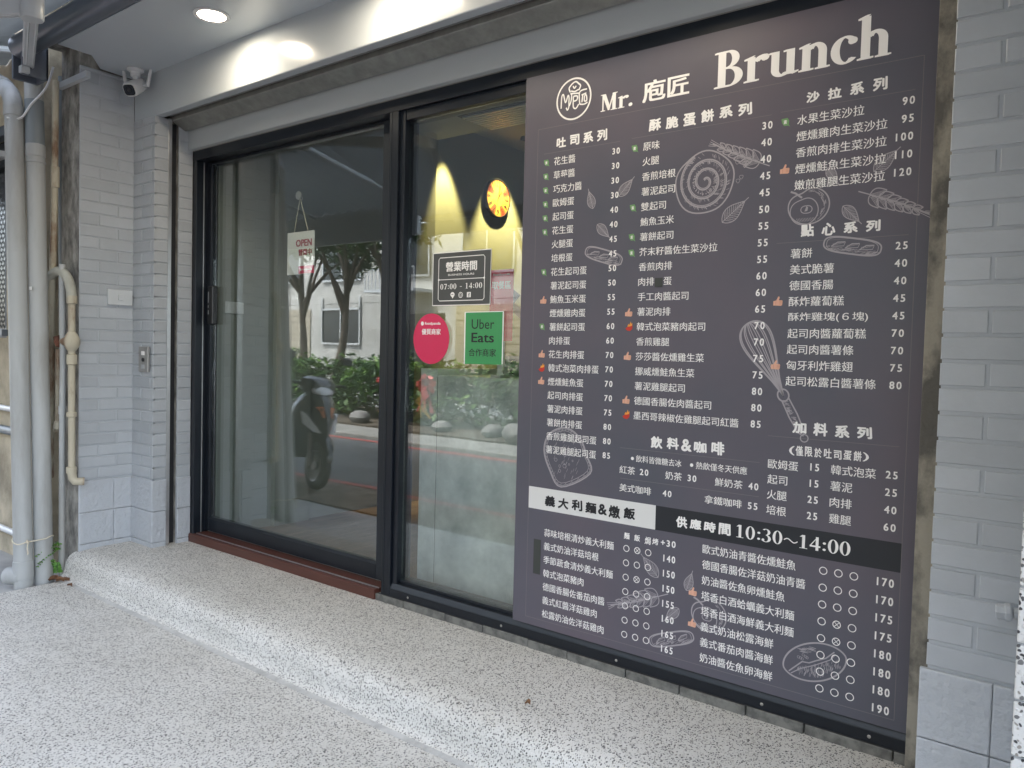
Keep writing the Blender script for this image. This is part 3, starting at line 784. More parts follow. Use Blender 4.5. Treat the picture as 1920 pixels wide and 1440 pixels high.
('飲料皆微糖去冰', -1.3411, -1.1615, 0.9699, 0.0258, 'm'),
('熱飲僅冬天供應', -1.1075, -0.9263, 0.9707, 0.0263, 'm'),
('紅茶', -1.4079, -1.3428, 0.9231, 0.0295, 'm'),
('20', -1.3254, -1.2872, 0.9237, 0.0242, 'p'),
('奶茶', -1.2222, -1.1583, 0.9232, 0.0292, 'm'),
('30', -1.1396, -1.1025, 0.9239, 0.0241, 'p'),
('鮮奶茶', -1.0368, -0.9398, 0.9222, 0.0289, 'm'),
('40', -0.9211, -0.8849, 0.9229, 0.0247, 'p'),
('美式咖啡', -1.4055, -1.2756, 0.8565, 0.0293, 'm'),
('40', -1.2313, -1.194, 0.8581, 0.0237, 'p'),
('拿鐵咖啡', -1.072, -0.9401, 0.8577, 0.029, 'm'),
('55', -0.9219, -0.8847, 0.8576, 0.0248, 'p'),
('義大利麵&燉飯', -1.747, -1.3296, 0.763, 0.0468, 'k'),
('供應時間', -1.1802, -0.9698, 0.7646, 0.0405, 'h'),
('10:30~14:00', -0.9585, -0.5909, 0.7667, 0.0428, 'S'),
('蒜味培根清炒義大利麵', -1.7393, -1.4222, 0.6332, 0.0319, 'm'),
('義式奶油洋菇培根', -1.7395, -1.4858, 0.5788, 0.0319, 'm'),
('季節蔬食清炒義大利麵', -1.7396, -1.4225, 0.5245, 0.0319, 'm'),
('韓式泡菜豬肉', -1.7397, -1.5495, 0.4701, 0.0319, 'm'),
('德國香腸佐番茄肉醬', -1.7399, -1.4545, 0.4157, 0.0319, 'm'),
('義式紅醬洋菇雞肉', -1.7401, -1.4864, 0.3614, 0.0319, 'm'),
('松露奶油佐洋菇雞肉', -1.7402, -1.4548, 0.307, 0.0319, 'm'),
('140', -1.2251, -1.1715, 0.6266, 0.0265, 'p'),
('150', -1.2247, -1.171, 0.5723, 0.0265, 'p'),
('150', -1.2242, -1.1705, 0.5179, 0.0265, 'p'),
('155', -1.2237, -1.1701, 0.4636, 0.0265, 'p'),
('160', -1.2232, -1.1696, 0.4092, 0.0265, 'p'),
('165', -1.2227, -1.1691, 0.3548, 0.0265, 'p'),
('165', -1.2223, -1.1686, 0.3005, 0.0265, 'p'),
('麵', -1.3829, -1.354, 0.6798, 0.0276, 's'),
('飯', -1.3407, -1.3112, 0.679, 0.0273, 's'),
('焗烤', -1.297, -1.2374, 0.6782, 0.027, 's'),
('+30', -1.2322, -1.1712, 0.6812, 0.0248, 'p'),
('歐式奶油青醬佐燻鮭魚', -1.0724, -0.7561, 0.6853, 0.0323, 'm'),
('德國香腸佐洋菇奶油青醬', -1.072, -0.7241, 0.6312, 0.0323, 'm'),
('奶油醬佐魚卵燻鮭魚', -1.0716, -0.7869, 0.5771, 0.0323, 'm'),
('塔香白酒蛤蠣義大利麵', -1.0712, -0.7549, 0.523, 0.0323, 'm'),
('塔香白酒海鮮義大利麵', -1.0707, -0.7544, 0.469, 0.0323, 'm'),
('義式奶油松露海鮮', -1.0703, -0.8173, 0.4149, 0.0323, 'm'),
('義式番茄肉醬海鮮', -1.0699, -0.8169, 0.3608, 0.0323, 'm'),
('奶油醬佐魚卵海鮮', -1.0695, -0.8165, 0.3067, 0.0323, 'm'),
('170', -0.5226, -0.4676, 0.6858, 0.027, 'p'),
('170', -0.5222, -0.4673, 0.6307, 0.027, 'p'),
('175', -0.522, -0.467, 0.5757, 0.027, 'p'),
('175', -0.5216, -0.4667, 0.5206, 0.027, 'p'),
('180', -0.5213, -0.4664, 0.4656, 0.027, 'p'),
('180', -0.5211, -0.4661, 0.4105, 0.027, 'p'),
('180', -0.5208, -0.4658, 0.3555, 0.027, 'p'),
('190', -0.5205, -0.4655, 0.3004, 0.027, 'p'),
('Brunch', -1.0865, -0.5427, 2.2923, 0.0017, 'B'),
('Mr.', -1.5346, -1.3999, 2.2796, 0.002, 'B'),
('庖匠', -1.3612, -1.1802, 2.2894, 0.0784, 'h'),]
ICONS = [('leaf', -1.7766, 2.0929), ('leaf', -1.7774, 2.0389), ('leaf', -1.7768, 1.9847), ('leaf', -1.7763, 1.9304), ('leaf', -1.7758, 1.876), ('leaf', -1.7753, 1.8216), ('leaf', -1.7752, 1.6643), ('leaf', -1.7767, 1.4494), ('leaf', -1.3856, 2.0939), ('leaf', -1.3856, 1.8799), ('leaf', -1.3862, 1.7739), ('leaf', -1.3853, 1.7168), ('leaf', -0.8439, 2.1006), ('thumb', -1.7742, 1.5549), ('thumb', -1.7749, 1.3415), ('thumb', -1.774, 1.2355), ('thumb', -1.3897, 1.5008), ('thumb', -1.3894, 1.3416), ('thumb', -1.3895, 1.1808), ('thumb', -0.8406, 1.9513), ('thumb', -0.846, 1.53), ('thumb', -0.8461, 1.3247), ('thumb', -1.103, 0.5282), ('thumb', -1.1016, 0.4184), ('chili', -1.7731, 1.2864), ('chili', -1.3857, 1.449), ('chili', -1.3864, 1.126)]
RULES = [(-1.7906, -1.4476, 2.1299), (-1.3989, -0.8888, 2.1326), (-0.8598, -0.4717, 2.1357), (-0.8579, -0.4725, 1.7172), (-0.8615, -0.4718, 1.0944), (-1.4078, -0.8862, 1.0034), (-1.4038, -0.8837, 0.8905)]
RINGS = [(-1.3687, 0.6335, 0), (-1.3237, 0.6335, 1), (-1.2793, 0.6338, 0), (-1.3683, 0.5801, 0), (-1.3233, 0.5801, 0), (-1.2789, 0.5803, 0), (-1.3679, 0.5266, 0), (-1.3228, 0.5267, 1), (-1.2785, 0.5267, 0), (-1.3675, 0.4732, 0), (-1.3224, 0.4733, 0), (-1.278, 0.4732, 0), (-1.3671, 0.4198, 0), (-1.3219, 0.4199, 0), (-1.2776, 0.4196, 0), (-1.3667, 0.3663, 0), (-1.3215, 0.3665, 0), (-1.2772, 0.366, 0), (-1.3663, 0.3129, 0), (-1.321, 0.3131, 0), (-1.2768, 0.3125, 0), (-0.6715, 0.6859, 0), (-0.6264, 0.6863, 0), (-0.5813, 0.686, 0), (-0.6711, 0.6325, 0), (-0.626, 0.6328, 0), (-0.5809, 0.6325, 0), (-0.6706, 0.5791, 0), (-0.6255, 0.5793, 0), (-0.5804, 0.579, 0), (-0.6702, 0.5257, 0), (-0.6251, 0.5258, 1), (-0.58, 0.5255, 0), (-0.6697, 0.4724, 0), (-0.6246, 0.4722, 1), (-0.5796, 0.4721, 0), (-0.6693, 0.419, 0), (-0.6242, 0.4187, 0), (-0.5792, 0.4186, 0), (-0.6688, 0.3656, 0), (-0.6237, 0.3652, 0), (-0.5787, 0.3651, 0), (-0.6684, 0.3122, 0), (-0.6233, 0.3117, 0), (-0.5783, 0.3116, 0)]
DRAW = {'apple': [[(-0.7617, 1.8285), (-0.7641, 1.8886)], [(-1.0423, 0.461), (-1.0445, 0.5209)]],
 'bread': [[(-1.584, 1.7387), (-1.4253, 1.6899), (-1.5088, 1.738), (-1.5072, 1.6903)],
           [(-0.7101, 1.7099), (-0.545, 1.6782), (-0.6276, 1.7189), (-0.6257, 1.6703)],
           [(-1.2623, 0.3116), (-1.0953, 0.3726), (-1.176, 0.366), (-1.1743, 0.3185)]],
 'crumb': [[(-0.9792, 1.9773)]],
 'leaf': [[(-1.5562, 1.895), (-1.5801, 1.9714)],
          [(-1.4461, 1.9295), (-1.3832, 1.994)],
          [(-1.5354, 1.8334), (-1.4757, 1.7754)],
          [(-1.0444, 1.8004), (-0.9554, 1.875)],
          [(-0.5743, 1.9118), (-0.5038, 1.9759)],
          [(-0.7097, 1.9399), (-0.6729, 1.8849)],
          [(-0.6586, 1.8177), (-0.6023, 1.7587)],
          [(-1.237, 0.5516), (-1.3092, 0.6249)],
          [(-1.1531, 0.4574), (-1.211, 0.3981)],
          [(-1.127, 0.5276), (-1.1058, 0.6016)]],
 'lemon': [[(-0.7818, 0.3504), (-0.5943, 0.4309), (-0.6889, 0.4441), (-0.6843, 0.3273)]],
 'logo': [[(-1.6574, 2.3212), (-1.6601, 2.4002)]],
 'roll': [[(-1.1107, 1.9453), (-1.1144, 2.0449)]],
 'toast': [[(-1.6535, 1.0582), (-1.5868, 1.0259), (-1.5525, 0.9614), (-1.5342, 0.8919), (-1.6664, 0.8241), (-1.7237, 0.8869), (-1.752, 0.9626), (-1.7284, 1.0284)]],
 'wheat': [[(-0.8902, 1.9694), (-1.0982, 2.0732)], [(-0.6156, 1.8577), (-0.4103, 1.7688)], [(-1.1954, 0.5006), (-1.4403, 0.403)]],
 'whisk': [[(-0.9376, 1.4573), (-0.9809, 1.4005), (-0.8166, 1.2272), (-0.7424, 1.0889), (-0.8734, 1.4016)]]}
BULLETS = [(-1.3554, 0.9685), (-1.1234, 0.9693)]
RECT = {'white': (-1.822, -1.2553, 0.7215, 0.8092), 'black': (-1.2555, -0.4536, 0.7216, 0.8091), 'patch': (-1.7889, -1.754, 0.4595, 0.5998), 'patch2': (-1.2879, -1.2573, 1.5911, 1.6233), 'frame': (-1.8212, -0.4524, 0.2778, 2.2294), 'board': (-1.8828, -0.4075, 0.2483, 2.4109)}

Y0 = -.0060
fx0, fx1, fz0, fz1 = RECT['frame']
s = Sheet(Y0 - .0001)
for a in RULES: s.stroke([(a[0], a[2]), (a[1], a[2])], .0016)
s.stroke([(fx0, fz1), (fx1, fz1)], .0018); s.stroke([(fx0, fz0), (fx1, fz0)], .0018); s.stroke([(fx0, fz0), (fx0, fz1)], .0018); s.stroke([(fx1, fz0), (fx1, fz1)], .0018)
s.build('ruling', M['rule'], mb_)
x0, x1, z0, z1 = RECT['white']; Sheet(Y0 - .0002).rect(fx0, x1, z0, z1).build('banner', M['bannerw'], mb_, 'pale banner with black lettering across the board')
x0, x1, z0, z1 = RECT['black']; Sheet(Y0 - .0002).rect(x0 + .0003, fx1, z0, z1).build('banner', M['bannerk'], mb_, 'black banner with the serving hours')
for k in ('patch', 'patch2'):
    x0, x1, z0, z1 = RECT[k]; Sheet(Y0 - .0014).rect(x0, x1, z0, z1).build('cover_sticker', M['patch'], mb_)
# drawings of food, in thin grey strokes
def frame_of(a, b):
    dx, dz = b[0] - a[0], b[1] - a[1]; L = math.hypot(dx, dz); ux, uz = dx / L, dz / L
    return L, (lambda u, v: (a[0] + ux * u - uz * v, a[1] + uz * u + ux * v))
rnd = random.Random(3)
def draw_leaf(sh, a, b):
    L, F = frame_of(a, b); wd = L * .24
    def outl(t, sg): return F(L * .86 * t, sg * wd * math.sin(PI * t ** .8) * (1 - .25 * t))
    for sg in (1, -1):
        sh.stroke([outl(i / 14, sg) for i in range(15)], .0028)
        for i in range(2, 12):
            t = i / 13; m = F(L * .86 * (t - .05), 0); o = outl(min(t + .12, 1), sg)
            sh.stroke([m, ((m[0] + o[0]) / 2, (m[1] + o[1]) / 2), o], .0016)
            for q in (.3, .5, .7):
                sh.stroke([(m[0] + (o[0] - m[0]) * q, m[1] + (o[1] - m[1]) * q), outl(min(t + .02 + .1 * q, 1), sg * q * .9)], .0009)
    sh.stroke([F(L * .02, 0), F(L, 0)], .0026)
def draw_wheat(sh, a, b):
    L, F = frame_of(a, b)
    sh.stroke([F(0, 0), F(L * .5, L * .02), F(L * .95, 0)], .0035)
    for i in range(6):
        for sg in (1, -1):
            c = L * (.16 + .115 * i); k = 1 - .085 * i; A = R(34 - 2.5 * i); kl = L * .21 * k; kw = kl * .30
            def g(t, q):      # one pointed grain leaning out from the stem
                u = kl * t; v = kw * q * math.sin(PI * t ** .85) * (1 - .2 * t)
                return F(c + u * math.cos(A) - v * math.sin(A), sg * (L * .008 + u * math.sin(A) + v * math.cos(A)))
            sh.stroke([g(j / 12, 1) for j in range(13)], .0032); sh.stroke([g(j / 12, -1) for j in range(13)], .0026)
            sh.stroke([g(.1 + .8 * j / 8, 0) for j in range(9)], .0014)
            for q in (-.75, -.5, -.25): sh.stroke([g(.15 + .07 * j, q) for j in range(8)], .0012)
    for i in range(4): sh.stroke([F(L * (.8 + .03 * i), (i - 1.5) * L * .012), F(L * 1.0, (i - 1.5) * L * .03)], .002)
def blob(sh, c, r, f, wd, n=48):
    pts = [(c[0] + r * f(2 * PI * i / n) * math.cos(2 * PI * i / n), c[1] + r * f(2 * PI * i / n) * math.sin(2 * PI * i / n)) for i in range(n)]
    sh.stroke(pts, wd, closed=True)
def draw_roll(sh, c, e):
    r = math.hypot(e[0] - c[0], e[1] - c[1])
    c = (c[0], c[1])
    for turn, w_ in ((0, .005), (.05, .0028)):
        pts = []
        for i in range(150):
            a = i / 150 * 3.05 * 2 * PI; q = r * (.07 + .88 * (i / 150) ** .92) - turn * r
            pts.append((c[0] + q * math.cos(-a + 2.2), c[1] + q * 1.05 * math.sin(-a + 2.2)))
        sh.stroke(pts, w_)
    blob(sh, c, r * 1.02, lambda a: 1 + .10 * max(0, math.cos(a - 3.9)) + .02 * math.sin(5 * a), .005)
    for i in range(230):
        a = rnd.uniform(0, 2 * PI); lane = rnd.choice((.33, .56, .80)); q = r * (lane + rnd.uniform(-.03, .06)); l = r * .09
        sh.stroke([(c[0] + q * math.cos(a), c[1] + q * 1.05 * math.sin(a)), (c[0] + (q + l) * math.cos(a + .09), c[1] + (q + l) * 1.05 * math.sin(a + .09))], .0013)
    for i in range(26):
        a = i / 26 * 2 * PI; q = r * .43; sh.disc(c[0] + q * math.cos(a), c[1] + q * math.sin(a), .0022, n=8)
def draw_bread(sh, a, b, c, d_):
    L, F = frame_of(a, b); H = abs(c[1] - d_[1]) / 2
    def rr(k): return [F(L / 2 + math.copysign(abs(math.cos(t)) ** .55, math.cos(t)) * L / 2 * k, math.copysign(abs(math.sin(t)) ** .7, math.sin(t)) * H * k) for t in [2 * PI * i / 40 for i in range(40)]]
    sh.stroke(rr(1), .0045, closed=True); sh.stroke(rr(.9), .0018, closed=True)
    for i in range(3):
        u = L * (.24 + .25 * i)
        sh.stroke([F(u - L * .10, -H * .35), F(u, H * .28), F(u + L * .13, H * .42)], .003); sh.stroke([F(u - L * .10, -H * .35), F(u + .02, -H * .1), F(u + L * .13, H * .42)], .002)
        for j in range(9): sh.stroke([F(u - L * .08 + L * .022 * j, -H * .25 + H * .055 * j), F(u - L * .07 + L * .022 * j, H * .05 + H * .05 * j)], .0012)
    for i in range(70):
        u = rnd.uniform(.04, .95) * L; v = rnd.uniform(-.85, -.4) * H; sh.stroke([F(u, v), F(u + .012, v + H * .16)], .0011)
def draw_apple(sh, c, e):
    r = math.hypot(e[0] - c[0], e[1] - c[1])
    blob(sh, c, r, lambda a: 1 - .20 * max(0, math.cos(a - PI / 2 - .5)) ** 8 + .05 * math.cos(2 * a), .0042)
    blob(sh, (c[0] - r * .22, c[1] - r * .25), r * .72, lambda a: 1 - .15 * max(0, math.cos(a - 1.9)) ** 6, .003)
    blob(sh, (c[0] - r * .1, c[1] - r * .18), r * .24, lambda a: 1 + .2 * math.cos(2 * a), .0028)
    sh.poly([(c[0] - r * .2, c[1] - r * .28), (c[0] - r * .05, c[1] - r * .26), (c[0] - r * .02, c[1] - r * .08), (c[0] - r * .1, c[1] + r * .0)])
    sh.stroke([(c[0] - r * .35, c[1] + r * .45), (c[0] - r * .7, c[1] + r * .72), (c[0] - r * .95, c[1] + r * .82)], .006)
    for i in range(46):
        a = rnd.uniform(-1.0, 1.4); q = r * rnd.uniform(.72, .9); sh.stroke([(c[0] + q * math.cos(a), c[1] + q * math.sin(a)), (c[0] + q * math.cos(a + .22), c[1] + q * math.sin(a + .22))], .0012)
    for i in range(12): sh.stroke([(c[0] - r * .6 + r * .08 * i, c[1] - r * .62), (c[0] - r * .5 + r * .08 * i, c[1] - r * .80)], .0012)
def draw_toast(sh, pts):
    cx = sum(p[0] for p in pts) / len(pts); cz = sum(p[1] for p in pts) / len(pts)
    n = len(pts)
    def cr(k, q=1.0):
        out = []
        for i in range(n):
            p0, p1, p2, p3 = pts[i - 1], pts[i], pts[(i + 1) % n], pts[(i + 2) % n]
            for j in range(5):
                t = j / 5
                out.append(tuple(cx * (1 - k) + k * .5 * (2 * p1[m] + (p2[m] - p0[m]) * t + (2 * p0[m] - 5 * p1[m] + 4 * p2[m] - p3[m]) * t * t + (3 * p1[m] - p0[m] - 3 * p2[m] + p3[m]) * t ** 3) if m == 0 else cz * (1 - k) + k * .5 * (2 * p1[m] + (p2[m] - p0[m]) * t + (2 * p0[m] - 5 * p1[m] + 4 * p2[m] - p3[m]) * t * t + (3 * p1[m] - p0[m] - 3 * p2[m] + p3[m]) * t ** 3) for m in (0, 1)))
        return out
    sh.stroke(cr(1), .005, closed=True); sh.stroke(cr(.955), .0022, closed=True); sh.stroke(cr(.88), .002, closed=True)
    o1, o2 = cr(.985), cr(.895)
    for i in range(0, len(o1)):
        sh.stroke([o1[i], o2[i]], .0012); k = (i + 1) % len(o1)
        sh.stroke([((o1[i][0] + o1[k][0]) / 2, (o1[i][1] + o1[k][1]) / 2), o2[i]], .001)
    for i in range(14): blob(sh, (cx + rnd.uniform(-.045, .05), cz + rnd.uniform(-.07, .06)), rnd.uniform(.003, .008), lambda a: 1, .0014, 12)
    for i in range(60):
        x = cx + rnd.uniform(-.06, .06); z = cz + rnd.uniform(-.10, .09); sh.stroke([(x, z), (x + .006, z + .014)], .001)
def draw_whisk(sh, pts):
    top, left, jn, end, mid = pts
    L, F = frame_of(jn, top); L2, G = frame_of(jn, end)
    W = L * .30
    for k, w_ in ((1, .005), (.9, .0035), (.62, .004), (.5, .003), (.25, .0035), (.1, .003)):
        loop = []
        for i in range(41):
            t = i / 40; u = L * 1.02 * math.sin(PI * t) ** .62; v = W * k * math.cos(PI * t) * (math.sin(PI * t) ** .8) * 1.25
            loop.append(F(u, v))
        sh.stroke(loop, w_)
    a = L * .075
    sh.stroke([G(-.002 + .02 * math.cos(t), a * math.sin(t) * .9) for t in [2 * PI * i / 24 for i in range(24)]], .005, closed=True)
    sh.stroke([G(.012, a * .6), G(L2 * .45, a * .72), G(L2 * .8, a * .5), G(L2 * .9, 0), G(L2 * .8, -a * .5), G(L2 * .45, -a * .72), G(.012, -a * .6)], .0045)
    sh.stroke([G(L2 * .95 + .012 * math.cos(t), .012 * math.sin(t)) for t in [2 * PI * i / 16 for i in range(16)]], .0035, closed=True)
    for i in range(60):
        u = rnd.uniform(.05, .8) * L2; v = rnd.uniform(-.6, -.05) * a; sh.stroke([G(u, v), G(u + .006, v + a * .35)], .0013)
def draw_lemon(sh, a, b, c, d_):
    L, F = frame_of(a, b); H = abs(c[1] - d_[1]) / 2
    out = []
    for i in range(60):
        t = 2 * PI * i / 60; u = L / 2 - math.cos(t) * L / 2 * (1 if abs(math.cos(t)) < .93 else 1.0); v = H * math.copysign(abs(math.sin(t)) ** 1.15, math.sin(t))
        out.append(F(u, v))
    sh.stroke(out, .005, closed=True)
    sh.stroke([F(L * .06, -H * .25), F(L * .2, -H * .05), F(L * .32, H * .12), F(L * .42, 0), F(L * .55, H * .06), F(L * .7, H * .1), F(L * .86, H * .34)], .004)
    sh.stroke([F(L * .08, -H * .38), F(L * .25, -H * .22), F(L * .5, -H * .16), F(L * .75, -H * .02), F(L * .86, H * .2)], .003)
    for i in range(150):
        u = rnd.uniform(.2, .85) * L; v = rnd.uniform(-.85, -.22) * H * (1 - abs(u / L - .5) * .9); sh.stroke([F(u, v), F(u + .004, v + H * .13)], .0011)
    for i in range(40):
        u = rnd.uniform(.3, .55) * L; v = H * rnd.uniform(.6, .85); sh.stroke([F(u, v), F(u + .012, v - H * .12)], .0011)
    for i in range(6): blob(sh, F(L * rnd.uniform(.2, .5), H * rnd.uniform(.2, .5)), .004, lambda a_: 1, .0012, 10)
names = dict(leaf='leaf_drawing', bread='bread_drawing', roll='cinnamon_roll_drawing', wheat='wheat_drawing', apple='apple_drawing', whisk='whisk_drawing', toast='toast_drawing', lemon='lemon_drawing', crumb='crumb_drawing')
for k in ('leaf', 'bread', 'roll', 'wheat', 'apple', 'whisk', 'toast', 'lemon', 'crumb'):
    for pts in DRAW[k]:
        sh = Sheet(Y0 - .0003)
        if k == 'leaf': draw_leaf(sh, *pts)
        elif k == 'bread': draw_bread(sh, *pts)
        elif k == 'roll': draw_roll(sh, *pts)
        elif k == 'wheat': draw_wheat(sh, *pts)
        elif k == 'apple': draw_apple(sh, *pts)
        elif k == 'whisk': draw_whisk(sh, pts)
        elif k == 'toast': draw_toast(sh, pts)
        elif k == 'lemon': draw_lemon(sh, *pts)
        else:
            c = pts[0]
            for i in range(16): blob(sh, (c[0] + rnd.gauss(0, .016), c[1] + rnd.gauss(0, .022)), rnd.uniform(.0025, .007), lambda a: 1 + .15 * math.sin(3 * a), .0014, 12)
        sh.build(names[k], M['pencil'], mb_)
# lettering
YT = Y0 - .0008
sh = {q: Sheet(YT) for q in 'mphskSB'}
sect = []
for t_, x0, x1, zc, h, st_ in TXT:
    if st_ in 'hk' and t_ not in ('庖匠', '供應時間') or not sect:
        sect.append({'m': Sheet(YT), 'p': Sheet(YT)}); sh.update(sect[-1])
    if st_ == 'S':
        serif_text(sh['S'], t_, x0, x1, zc - h / 2, h)
    elif st_ == 'B':
        dz_ = (0, .0012)
        for k_ in range(2):
            if t_ == 'Brunch': serif_text(sh['B'], t_, x0 - .004 + .0055 * k_, x1 + .003 + .0055 * k_, 2.2505 + dz_[k_], .1185)
            else: serif_text(sh['B'], t_, x0 - .001 + .0025 * k_, x1 - .001 + .0025 * k_, 2.2505 + dz_[k_] * .5, .062)
    elif st_ in 'hk' and t_ != '庖匠':
        q_ = Sheet(YT).brush(t_, x0, x1, zc, h * 1.06, .040, sum(map(ord, t_)))
        q_.build('heading_lettering', M['ink' if st_ == 'h' else 'inkk'], mb_)
    elif st_ == 'p':
        sh['p'].digits(t_, x0 - .001, x1 + .001, zc, h, .030)
    elif st_ == 's':
        sh['s'].brush(t_, x0, x1, zc, h * 1.05, .020, len(t_))
    else:
        off = dict(m=.009, p=.034, h=.030, s=.018, k=.030)[st_]
        sh[st_].text(t_, x0, x1, zc, h, off)
for z in BULLETS: sect[5]['m'].disc(z[0], z[1], .0062)
for q_ in sect:
    for k_, n_ in (('m', 'dish_lettering'), ('p', 'price_lettering')):
        if q_[k_].mb.v: q_[k_].build(n_, M['ink'], mb_)
sh['h'].build('title_lettering', M['ink'], mb_)
sh['s'].build('note_lettering', M['ink'], mb_); sh['S'].build('hours_lettering', M['ink'], mb_); sh['B'].build('title_lettering', M['ink'], mb_)
s = Sheet(YT)
for x, z, c in RINGS:
    s.arc(x, z, .0112, .0112, 0, 360, .0026, 22)
    if c:
        for a in (45, 135): s.stroke([(x + .0108 * math.cos(R(a)), z + .0108 * math.sin(R(a))), (x - .0108 * math.cos(R(a)), z - .0108 * math.sin(R(a)))], .0018)
s.build('option_circles', M['ink'], mb_)
# emblem: ring, cook's hat, looping letters
(cx, cz), (ex, ez) = DRAW['logo'][0]; r = abs(ez - cz)
s = Sheet(YT); s.arc(cx, cz, r * .97, r * .97, 0, 360, r * .085, 48)
def L_(pts, wd=.07): s.stroke([(cx + r * p[0], cz + r * p[1]) for p in smoothpath([(p[0], p[1], 0) for p in pts], 5)], r * wd)
L_([(-.72, -.35), (-.70, .2), (-.6, .3), (-.47, -.1), (-.33, .22), (-.27, .1), (-.27, -.1)])
L_([(-.42, -.35), (-.35, -.48), (-.27, -.35), (-.27, -.1)])
L_([(-.20, .28), (.30, .22)]); L_([(-.12, .25), (-.14, -.05), (-.24, -.3)]); L_([(-.02, .12), (.20, .1), (.19, -.08), (.0, -.1), (-.02, .12)]); L_([(-.02, -.1), (.0, -.4), (.15, -.48), (.3, -.3)])
L_([(.36, -.32), (.34, .26), (.75, .34)]); L_([(.45, .1), (.72, .15)]); L_([(.52, .1), (.48, -.25)]); L_([(.62, .05), (.62, -.2), (.75, -.2), (.72, .05), (.62, .05)]); L_([(.36, -.32), (.6, -.36), (.8, -.3)])
L_([(-.2, .35), (-.28, .55), (-.15, .7), (-.02, .78), (.12, .80), (.25, .7), (.38, .56), (.28, .36)], .075); L_([(-.05, .62), (.03, .5), (.13, .6)]); L_([(-.16, .40), (.05, .34), (.26, .40)])
s.build('emblem', M['ink'], mb_)
# little marks in front of the dishes
for k, x, z in ICONS:
    if k == 'leaf':
        q = .0135
        a = Sheet(YT).poly([(x - q, z + q * .9), (x + q * .45, z + q), (x + q * .85, z + q * .3), (x + q * .8, z - q * .6), (x + q * 1.15, z - q * 1.15), (x + q * .6, z - q * .8), (x - q * .3, z - q * .8), (x - q * .85, z)]).build('leaf_mark', M['green'], mb_)
        Sheet(YT - .0004).text('素', x - q * .45, x + q * .35, z + .001, q * .95, .02).build('mark_lettering', M['ink'], a)
    elif k == 'thumb':
        q = .0165
        a = Sheet(YT).poly([(x - q * .9, z - q * .75), (x - q * .9, z + q * .1), (x - q * .35, z + q * .2), (x + q * .02, z + q * .95), (x + q * .22, z + q), (x + q * .32, z + q * .75), (x + q * .18, z + q * .25), (x + q * .8, z + q * .25), (x + q * .92, z + q * .05), (x + q * .85, z - q * .7), (x + q * .6, z - q * .85)]).build('thumb_mark', M['skin'], mb_)
        b_ = Sheet(YT - .0004)
        for i in range(3): b_.stroke([(x + q * .25, z + q * (.02 - .26 * i)), (x + q * .88, z + q * (.02 - .26 * i))], q * .07)
        b_.stroke([(x - q * .38, z - q * .7), (x - q * .38, z + q * .15)], q * .07)
        b_.build('finger_line', M['cuff'], a)
    else:
        q = .016
        a = Sheet(YT).poly([(x - q, z - q * .35), (x - q * .5, z - q * .05), (x + q * .1, z + q * .2), (x + q * .6, z + q * .55), (x + q * .85, z + q * .2), (x + q * .75, z - q * .5), (x + q * .2, z - q * .95), (x - q * .5, z - q * .85)]).build('chili_mark', M['red'], mb_)
        Sheet(YT - .0004).poly([(x - q * .5, z + q * .05), (x - q * .2, z + q * .7), (x + q * .05, z + q * .45), (x + q * .35, z + q * 1.25), (x + q * .5, z + q * .7), (x + q * .8, z + q * .9), (x + q * .75, z + q * .3), (x + q * .2, z + q * .1)]).build('flame_mark', M['flame'], a)
# ------------------------------------------------------------------ signs and stickers on the glass
YG = .0398
def backing(name, m, parent, pts, y, t=.0012):
    return MB().prism(pts, 'y', y - t, y).build(name, m, parent)
hs = thing('hours_sign', (-2.2517, YG, 1.545), 'charcoal business hours sheet with white border taped inside the shop window', 'sign')
def rot_rect(x0, x1, z0, z1, sk=0.0): return [(x0, z0), (x1, z0 + sk), (x1, z1 + sk), (x0, z1)]
hx0, hx1, hz0, hz1 = -2.4222, -2.0822, 1.546, 1.7835
backing('sheet', mat('grey paper', (.075, .08, .08), .5, var=.05), hs, rot_rect(hx0, hx1, hz0, hz1), YG)
s = Sheet(YG - .0014)
def fr_(s, x0, x1, z0, z1, wd):
    s.stroke([(x0, z0), (x1, z0), (x1, z1), (x0, z1)], wd, closed=True)
fr_(s, hx0 + .002, hx1 - .002, hz0 + .002, hz1 - .002, .0042)
ix0, ix1, iz0, iz1 = hx0 + .036, hx1 - .036, hz0 + .022, hz1 - .024
s.stroke([(ix0 + .008, iz0), (ix1 - .008, iz0), (ix1, iz0 + .008), (ix1, iz1 - .008), (ix1 - .008, iz1), (ix0 + .008, iz1), (ix0, iz1 - .008), (ix0, iz0 + .008)], .0034, closed=True)
s.stroke([(ix0, 1.662), (ix1, 1.662)], .003); s.disc(ix0 + .002, 1.662, .006, n=4); s.disc(ix1 - .002, 1.662, .006, n=4)
s.text('營業時間', ix0 + .043, ix1 - .043, 1.718, .044, .03)
s.build('heading_lettering', M['ink'], hs)
s = Sheet(YG - .0014); serif_text(s, '07:00 - 14:00', ix0 + .012, ix1 - .010, 1.619, .024, .06)
s.text('BUSINESS HOURS', ix0 + .058, ix1 - .058, 1.682, .0085, .02)
s.build('hours_lettering', M['ink'], hs)
s = Sheet(YG - .0014); zc = 1.592
s.disc(-2.300, zc + .003, .0125, .0108); s.poly([(-2.305, zc - .006), (-2.292, zc - .006), (-2.300, zc - .015)])
s.arc(-2.252, zc, .0115, .0115, 0, 360, .0028, 20); s.arc(-2.252, zc, .0055, .0055, 0, 360, .002, 14)
s.rect(-2.216, -2.193, zc - .0115, zc + .0115); s.build('social_marks', M['ink'], hs)
